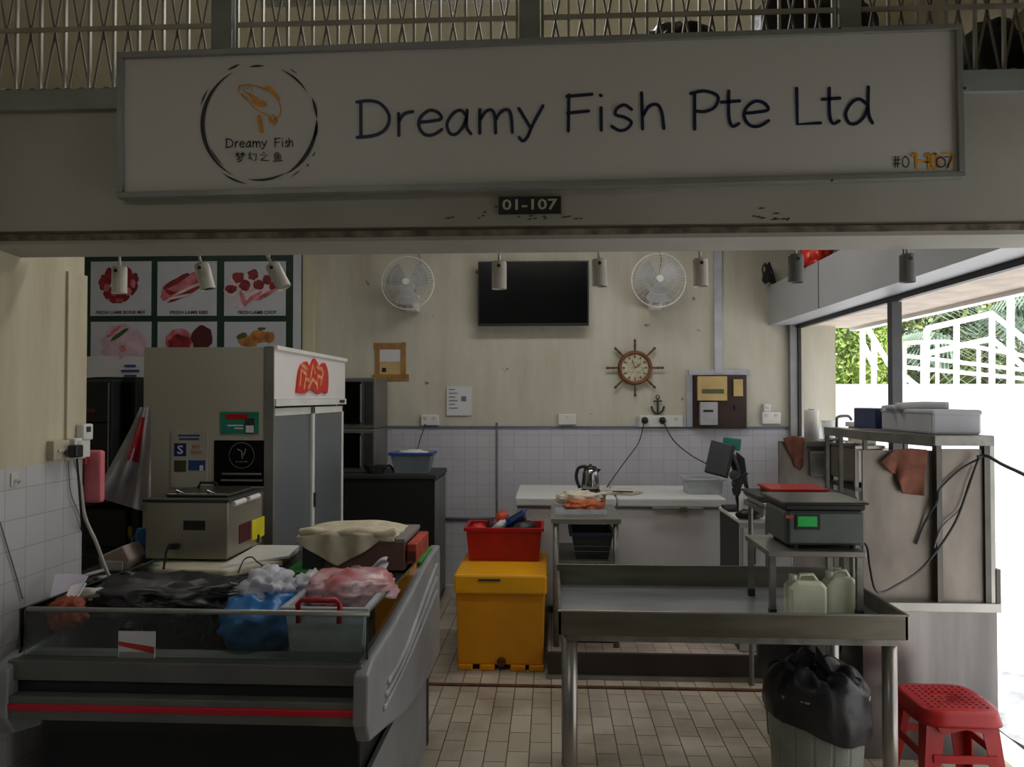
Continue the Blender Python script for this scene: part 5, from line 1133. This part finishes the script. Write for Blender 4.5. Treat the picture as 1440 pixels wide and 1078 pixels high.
# jerrycans
def can(px0,px1,ytop,ybot,Y,lb,rz):
    x0,x1 = at(px0,0,Y).x, at(px1,0,Y).x; h = at(px0,ytop,Y).z-TF; w = x1-x0; c = (x0+x1)/2
    t = thing('jerrycan', lb, 'jerrycan', (c,Y+w*.35,TF), group='milky jerrycans in the trough')
    m = mat('milky_can', (206,210,184), .4, var=.12, scale=8)
    B().prism([(x0,TF),(x1,TF),(x1,TF+h*.72),(x1-w*.12,TF+h*.86),(x0+w*.2,TF+h*.86),(x0,TF+h*.7)], 'y', Y, Y+w*.7).done('body', m, t, bev=.012)
    B().tube([(x0+w*.3,Y+w*.3,TF+h*.84),(x0+w*.35,Y+w*.3,TF+h*.97),(x1-w*.3,Y+w*.3,TF+h*.97),(x1-w*.2,Y+w*.3,TF+h*.84)], .007, 8).done('handle', m, t, smooth=True)
    B().lathe((x0+w*.18,Y+w*.35,TF+h*.78), [(.016,0),(.016,h*.18)], 12).done('cap', offwhite, t)
can(1106,1158,809,853,2.92,'left milky white jerrycan lying in the trough',0); can(1158,1200,803,848,3.00,'right milky white jerrycan in the trough behind the left one',0)

# ================================================================== BINS
def ribbin(x, y, r0, r1, h, m, lb, grp):
    t = thing('waste_bin', lb, 'bin', (x,y,0), group=grp); n = 96; b = B()
    rings = []
    for (z, r) in ((0,r0),(h*.96,r1),(h*.96,r1+.012),(h,r1+.012),(h,r1-.006),(.02,r0-.006)):
        rings.append([b.bm.verts.new((x+math.cos(2*math.pi*j/n)*(r*(1-.03*((j%6) < 1)) if z < h*.96 else r), y+math.sin(2*math.pi*j/n)*(r*(1-.03*((j%6) < 1)) if z < h*.96 else r), z)) for j in range(n)])
    for A, Z_ in zip(rings, rings[1:]):
        for j in range(n): b.bm.faces.new((A[j],A[(j+1)%n],Z_[(j+1)%n],Z_[j]))
    b.bm.faces.new(rings[0][::-1]); b.bm.faces.new(rings[-1]); b.done('bin_body', m, t); return t
bxx = at(1140,0,3.18).x
ribbin(bxx, 3.18, .165, .19, .44, mat('bin_grey', (140,146,138), .5), 'ribbed grey waste bin with black liner under the trough', 'waste bins')
def linerf(cx, cy, R, ztop, drop, seed):
    def f(u, v):
        a = 2*math.pi*u; d = Vector((math.cos(a), math.sin(a), 0)); nz = noise.noise(Vector((math.cos(a)*1.6, math.sin(a)*1.6, v*2.5+seed)))
        n2 = abs(noise.noise(Vector((math.cos(a)*5, math.sin(a)*5, v*3+seed))))
        if v < .5:
            w = v/.5; r = R*1.03*w*(1+.12*nz*(w<.98)); z = ztop + .055*(1-w)**.6*(1+2.2*nz) + .07*n2; r = max(r, .001)
        else:
            w = (v-.5)/.5; r = R*(1.05+.02*math.sin(w*math.pi) + .06*n2); z = ztop - drop*w*(1+.35*math.sin(a*1+seed)) + .03*nz
        return Vector((cx, cy, 0)) + d*r + Vector((0,0,z))
    return f
tag(B().grid(linerf(bxx,3.18,.19,.45,.15,1.5),72,30).done('bin_liner', bagb, smooth=True), 'glossy black bin liner bulging over the ribbed grey bin', 'bin liner')
b2x = at(1148,0,3.95).x
ribbin(1.17, 3.74, .14, .17, .50, mat('bin_olive', (96,98,84), .6), 'olive grey bin standing behind the ribbed bin', 'waste bins')
tag(B().grid(linerf(1.17,3.74,.175,.50,.14,4.2),60,24).done('bin_liner', bagb, smooth=True), 'black bag over the rear bin behind the trough', 'bin liner')
tag(B().obox(at(1150,937,3.6), (.07,.05,.02), Matrix.Rotation(.2,3,'Y')).done('orange_scrap', mat('orange_scrap', (210,110,40), .6), bev=.004), 'small orange scrap behind the black bin liner', 'scrap')
bpy.data.objects['orange_scrap'].location.z = .585; bpy.data.objects['orange_scrap'].location.y = 3.82

# ================================================================== RED STOOL
cx_, cy_, zs_ = at(1330,990,3.15).x, 3.15, .405
t = thing('stool', 'red plastic stool beside the trough table', 'stool', (cx_,cy_,0)); w = .148
b = B()
def seatf(u, v):
    a = 2*math.pi*u; k = 4.5; cs, sn = math.cos(a), math.sin(a); r = (abs(cs)**k+abs(sn)**k)**(-1/k)
    if v < .75: rr = v/.75; return Vector((cx_+cs*r*w*rr, cy_+sn*r*w*rr, zs_-.006*(rr<.2)+.012*math.sin(rr*2.4)))
    q_ = (v-.75)/.25; return Vector((cx_+cs*r*(w+.014*q_), cy_+sn*r*(w+.014*q_), zs_+.008-.055*q_))
b.grid(seatf, 64, 16).done('seat', red, t, smooth=True, solid=.005)
b = B()
for i in range(-4,5):
    for j in range(-4,5): b.lathe((cx_+i*.026, cy_+j*.026, zs_+.0115), [(.006,0),(.006,.002)], 6)
b.done('seat_holes', mat('hole_dark', (110,12,14), .6), t)
for sx in (-1,1):
    for sy in (-1,1):
        o = Vector((cx_+sx*w*.86, cy_+sy*w*.86, zs_-.02)); e = Vector((cx_+sx*w*1.12, cy_+sy*w*1.12, 0))
        b = B()
        for d_ in ((0,-sy),( -sx,0)):
            ww = .055; A = [o, o+Vector((d_[0]*ww*1.2,d_[1]*ww*1.2,0)), e+Vector((d_[0]*ww*.7,d_[1]*ww*.7,0)), e]; b.quad(A)
        b.done('leg', red, t, solid=.006)
b = B()
for sx in (-1,1): b.box(cx_+sx*w*.97-.004,cx_+sx*w*.97+.004,cy_-w*.8,cy_+w*.8,.22,.25); b.box(cx_-w*.8,cx_+w*.8,cy_+sx*w*.97-.004,cy_+sx*w*.97+.004,.22,.25)
b.done('brace', red, t)
for sx in (-1,1): B().prism([(cx_-w*.75,zs_-.04),(cx_+w*.75,zs_-.04),(cx_+w*.6,zs_-.075),(cx_,zs_-.055),(cx_-w*.6,zs_-.075)], 'y', cy_+sx*w-.004, cy_+sx*w+.004).done('apron', red, t)

# ================================================================== RIGHT STEEL CABINET
CX0, CX1 = at(1207,0,3.5).x, at(1397,0,3.5).x; LZ = at(1340,847,3.5).z
t = thing('steel_cabinet', 'stainless steel cabinet with tall back panels beside the open side', 'cabinet', ((CX0+CX1)/2,3.85,0))
B().box(CX0,CX1-.01,3.51,3.97,0,LZ-.04).done('base', mat('cab_steel', (134,130,128), .28, .85, var=.2, scale=1.6, stretch=(4,1,.4)), t)
B().box(CX0-.01,CX1,3.49,3.98,LZ-.04,LZ).done('worktop', steel, t, bev=.003)
PX = at(1312,0,3.52).x; panz = at(1340,634,3.52).z
pm_ = mat('panel_steel', (136,128,119), .45, .6, var=.2, scale=5, stretch=(1.2,1,.5))
B().box(at(1207,0,3.55).x,PX-.004,3.545,3.56,LZ,panz).done('left_panel', pm_, t); B().box(at(1317,0,3.52).x,at(1379,0,3.52).x,3.515,3.53,LZ,at(1340,631,3.52).z).done('right_panel', pm_, t)
SZ = at(1340,612,3.5).z
for px_, w_ in ((1314,.022),(1381,.024)): B().box(at(px_,0,3.5).x-w_/2,at(px_,0,3.5).x+w_/2,3.5,3.54,LZ,SZ-.03).done('post', steeld, t)
B().box(at(1385,0,3.5).x,at(1391,0,3.5).x,3.5,3.54,LZ,SZ-.03).done('post', steel, t); B().box(at(1391,0,3.5).x,at(1397,0,3.5).x,3.495,3.54,LZ,at(1390,800,3.5).z).done('corner_bracket', steeld, t)
B().box(at(1305,0,3.5).x,at(1388,0,3.5).x,3.48,4.32,SZ-.045,SZ).done('top_shelf', steel2, t, bev=.003)
for yy in (4.28,): B().box(at(1385,0,3.5).x-.02,at(1385,0,3.5).x+.0,yy,yy+.02,0,SZ-.045).done('post', steeld, t); B().box(PX-.02,PX,yy,yy+.02,0,SZ-.045).done('post', steeld, t)
# cables on the panels
cc_ = 'dark cables hanging on the steel panels'
cord('cable', [at(1376,645,3.48), at(1350,660,3.5), at(1322,687,3.5), at(1318,705,3.5), at(1300,735,3.53), at(1288,765,3.535)], .005, dark, 'upper short cable drooping left over the post of the steel cabinet', grp=cc_)
cord('cable', [at(1372,655,3.5), at(1362,680,3.5), at(1350,715,3.5), at(1325,740,3.5), at(1314,770,3.49)], .0035, greyp, 'thin pale cable on the right steel panel', grp=cc_)
cord('cable', [at(1374,642,3.47), at(1388,641,3.45), at(1410,653,3.3), at(1440,667,3.1), at(1480,690,2.9)], .007, dark, 'cable leading out to the right from the top of the steel cabinet', grp=cc_)
# cloths
def hang(lb, pts_top, pts_bot, Y, nm='brown_cloth'):
    n = len(pts_top)-1
    def f(u, v):
        i = min(int(u*n), n-1); w = u*n-i; a = Vector((*pts_top[i],0)).lerp(Vector((*pts_top[i+1],0)), w); b_ = Vector((*pts_bot[i],0)).lerp(Vector((*pts_bot[i+1],0)), w); c = a.lerp(b_, v)
        return at(c.x, c.y, Y-.012-.012*math.sin(u*11+v*2)*v)
    return tag(B().grid(f, 30, 16).done(nm, brown, smooth=True, solid=.006), lb, 'cloth', 'brown cloths over the steel panels')
hang('reddish brown cloth hanging over the tall panel of the steel cabinet', [(1238,650),(1258,632),(1280,630),(1303,632)], [(1252,664),(1262,668),(1268,693),(1300,697)], 3.535)
hang('brown cloth hanging over the sink panel near the back wall', [(1101,616),(1112,612),(1122,613),(1131,616)], [(1112,640),(1118,655),(1124,661),(1130,655)], 4.99)

# boxes on top of the shelf
x0,x1 = at(1253,0,3.9).x, at(1374,0,3.62).x
foam = mat('foam_white', (170,172,178), .6, var=.06)
t = thing('foam_box', 'long wrapped white foam box on top of the steel cabinet', 'box', (1.8,3.8,SZ)); 
B().box(at(1305,0,3.56).x,at(1374,0,3.56).x,3.56,4.1,SZ,at(1340,578,3.56).z).done('box_body', foam, t, bev=.012); B().box(at(1305,0,3.56).x-.004,at(1374,0,3.56).x+.004,3.553,4.105,at(1340,584,3.56).z,at(1340,576,3.56).z).done('lid', foam, t, bev=.012)
SZ2 = SZ-.0
t = thing('extension_shelf', 'narrow steel shelf continuing behind the steel cabinet top', 'shelf', (1.66,4.0,0)); ex0 = 1.64; ex1 = at(1305,0,3.5).x-.002
B().prism([(ex1,3.50),(ex1,4.6),(1.6,4.6),(1.6,4.0)], 'z', SZ-.05, SZ-.005).done('shelf_board', steel2, t)
B().box(1.6,1.62,4.36,4.38,0,SZ-.05).done('leg', steeld, t); B().box(1.6,1.62,4.57,4.59,0,SZ-.05).done('leg', steeld, t)
t = thing('foam_box', 'shorter white foam box in crinkled film left of the long one', 'box', (1.66,4.2,SZ-.005)); q0_ = at(1262,0,4.0).x
B().box(at(1262,0,4.1).x+.0,at(1302,0,3.95).x+.0,3.98,4.35,SZ-.005,SZ+.125).done('box_body', foam, t, bev=.01)
B().grid(lambda u,v: Vector((at(1262,0,4.1).x+.15*u, 3.965-.012*abs(math.sin(u*19+v*7)), SZ-.004+.13*v)), 18, 10).done('plastic_film', mat('film', (200,202,214), .2, alpha=.6), t, smooth=True)
xb0, xb1 = at(1226,0,4.25).x, at(1251,0,4.25).x
t = thing('blue_box', 'dark blue plastic box at the left end of the shelf', 'box', ((xb0+xb1)/2,4.35,SZ-.005)); B().box(xb0,xb1,4.25,4.55,SZ-.005,at(1240,574,4.25).z).done('box_body', mat('navy_box', (30,44,92), .4), t, bev=.006); B().box(xb0+.045,xb1-.01,4.245,4.25,SZ+.005,SZ+.09).done('blue_panel', mat('bright_blue', (40,96,210), .4), t)
tz = at(1310,578,3.7).z
t = thing('rolled_bag', 'rolled grey white plastic sheet lying on the foam boxes', 'roll', (1.78,3.85,tz)); 
B().tube(smooth_path([(at(1256,0,3.85).x,3.86,tz+.018),(at(1290,0,3.85).x,3.84,tz+.024),(at(1328,0,3.8).x,3.8,tz+.022)],4), .022, 10).done('roll', mat('roll_grey', (186,188,194), .45), t, smooth=True)
B().tube(smooth_path([(at(1254,0,3.85).x,3.95,tz+.012),(at(1300,0,3.85).x,3.95,tz+.014),(at(1326,0,3.85).x,3.93,tz+.012)],4), .016, 10).done('fold', mat('roll_grey', (0,0,0)), t, smooth=True)

# ================================================================== SINK UNIT
gx0 = at(1091,0,5.0).x; gx1 = at(1158,0,5.0).x; GT = at(1120,620,5.0).z
t = thing('sink_unit', 'stainless steel sink unit with tall side panel along the open side', 'sink', (1.7,5.3,0))
B().box(gx0,gx1,5.0,5.02,.142,GT).done('side_panel', pm_, t, bev=.003)
B().box(at(1132,0,4.98).x,gx1,4.985,5.0,at(1140,630,5).z,at(1140,627,5).z).done('dark_seam', dark, t)
B().box(at(1134,0,4.98).x,gx1,4.975,5.0,at(1140,669,5).z,at(1140,634,5).z).done('bowl_end', steel2, t, bev=.01)
B().box(gx1,gx1+.03,4.97,5.02,.142,GT+.01).done('post', mat('post_brown', (70,58,54), .5, .4), t)
sb = 4.56
B().box(gx1+.01,1.925,sb,4.97,at(1190,675,4.7).z,GT-.02).done('basin', mat('basin_steel', (150,146,136), .35, .6), t, bev=.012)
B().box(gx1-.0,1.93,sb-.01,4.97,GT-.02,GT).done('sink_top', steel, t, bev=.004)
B().box(gx1+.0,1.925,sb-.012,4.97,at(1190,684,4.6).z-.02,at(1190,684,4.6).z).done('lower_shelf', steeld, t)
for (xx,yy) in ((gx1+.015,sb+.01),(1.91,sb+.01)): B().box(xx-.01,xx+.01,yy-.01,yy+.01,.142 if yy > 4.46 else 0,GT-.02).done('leg', steel2, t)
tap0 = Vector((at(1172,0,4.8).x,4.8,GT))
B().tube(smooth_path([tap0,tap0+Vector((0,0,.13)),tap0+Vector((.01,0,.16)),tap0+Vector((.07,0,.165)),tap0+Vector((.09,0,.14))],4), .009, 8).done('tap', chrome, t, smooth=True)
B().tube([tap0+Vector((-.04,0,.02)),tap0+Vector((.03,0,.03))], .008, 8).done('tap_handle', chrome, t)
xx = at(1142,0,5.03).x
t = thing('paper_roll', 'tall white cylinder standing on the sink panel by the window edge', 'roll', (xx,5.1,GT)); B().box(gx0+.13,1.93,5.03,5.25,GT-.03,GT).done('ledge', steel2, bpy.data.objects['sink_unit'])
B().lathe((xx,5.1,GT), [(.0,0),(.045,0),(.045,.19),(.042,.2),(.0,.2)], 24, cap=False).done('roll', white, t, smooth=True); B().lathe((xx,5.1,GT+.2), [(.02,0),(.02,.004)], 16).done('core', dark, t)
xx = at(1160,0,5.2).x; t = thing('plastic_cup', 'clear cup between the white cylinder and the tap', 'cup', (xx,5.2,GT)); B().lathe((xx,5.2,GT), [(.03,0),(.042,.12)], 16, cap=False).done('cup', clearp, t, smooth=True); B().lathe((xx,5.2,GT+.12), [(.044,0),(.044,.006)], 16, cap=False).done('rim', white, t)
a_, b_ = at(1193,0,4.75).x, 1.922
t = thing('container', 'white lidded container behind the tap on the sink', 'container', ((a_+b_)/2,4.8,GT)); B().box(a_+.01,b_-.01,4.62,4.85,GT,GT+.10).done('body', offwhite, t, bev=.01); B().box(a_,b_,4.61,4.86,GT+.10,GT+.13).done('lid', white, t, bev=.006)
t = thing('soap_dish', 'dark flat soap dish at the foot of the tap', 'dish', (at(1186,0,4.62).x,4.6,GT)); B().box(at(1178,0,4.6).x,at(1200,0,4.6).x,4.565,4.60,GT,GT+.012).done('dish', dark, t, bev=.003); B().obox((at(1188,0,4.6).x,4.58,GT+.017), (.04,.02,.01)).done('soap', offwhite, t)
# red bag and black bits on lintel
p = at(1143,362,5.3); tag(B().blob((1.80,5.3,2.56),(.10,.11,.10),4,.25,2.5,4,flat=2.487,ridge=.3).done('red_bag', mat('red_bag', (226,52,36), .35, var=.15), smooth=True), 'bright red plastic bag on top of the grey lintel', 'bag')
b = B(); random.seed(9)
for k in range(7): b.tube(smooth_path([Vector((1.70+random.uniform(-.04,.05),6.1,2.49+random.uniform(0,.18))) for _ in range(4)]+[Vector((1.76,6.1,2.49))],4), .007, 6)
tag(b.done('cable_tangle', black, smooth=True), 'black cable tangle at the far end of the lintel', 'cable')

# ================================================================== LIGHT, WORLD, CAMERA
w = bpy.data.worlds.new('World'); bpy.context.scene.world = w; w.use_nodes = True
nt = w.node_tree; bg = nt.nodes['Background']
sky = nt.nodes.new('ShaderNodeTexSky'); sky.sky_type = 'NISHITA'; sky.sun_disc = False; sky.sun_elevation = math.radians(50); sky.sun_rotation = math.radians(100); sky.dust_density = 4
mxn = nt.nodes.new('ShaderNodeMix'); mxn.data_type = 'RGBA'; mxn.inputs[0].default_value = .93; mxn.inputs[7].default_value = (1, 1, 1, 1)
nt.links.new(sky.outputs[0], mxn.inputs[6]); nt.links.new(mxn.outputs[2], bg.inputs[0]); bg.inputs[1].default_value = 1.0
sun = bpy.data.lights.new('sun', 'SUN'); sun.energy = 5.0; sun.angle = .03; sun.color = (1, .97, .92)
so = bpy.data.objects.new('sun', sun); C.objects.link(so); so.rotation_euler = Vector((-.25, .35, -1)).to_track_quat('-Z', 'Y').to_euler()
def area(name, loc, sx, sy, e, col, rot=(0,0,0)):
    l = bpy.data.lights.new(name, 'AREA'); l.shape = 'RECTANGLE'; l.size = sx; l.size_y = sy; l.energy = e; l.color = col
    o = bpy.data.objects.new(name, l); C.objects.link(o); o.location = loc; o.rotation_euler = rot; return o
area('ceiling_lamp_rear', (.35, 4.7, 3.3), 1.6, .25, 17, (1, .97, .92))
area('ceiling_lamp_front', (-.35, 3.15, 3.3), 1.5, .2, 12, (1, .97, .93))
area('corridor_fill', (-1.6, -.6, 3.35), 1.2, .4, 11, (.97, .98, 1))  # unseen fill light added to lift the dark corridor side
area('ceiling_lamp_left', (-2.9, 4.6, 3.3), 1.0, .3, 5, (1, .97, .93))
cam = bpy.data.cameras.new('Camera'); cam.sensor_width = 36; cam.lens = 36*F/1440; cam.clip_start = .02; cam.clip_end = 200
co = bpy.data.objects.new('Camera', cam); C.objects.link(co); co.location = O3
co.rotation_euler = (math.pi/2+PIT, 0, YAW); bpy.context.scene.camera = co
sc = bpy.context.scene; sc.view_settings.view_transform = 'Standard'; sc.view_settings.look = 'None'; sc.view_settings.exposure = 0; sc.view_settings.gamma = 1
sc.cycles.max_bounces = 8; sc.cycles.transparent_max_bounces = 16
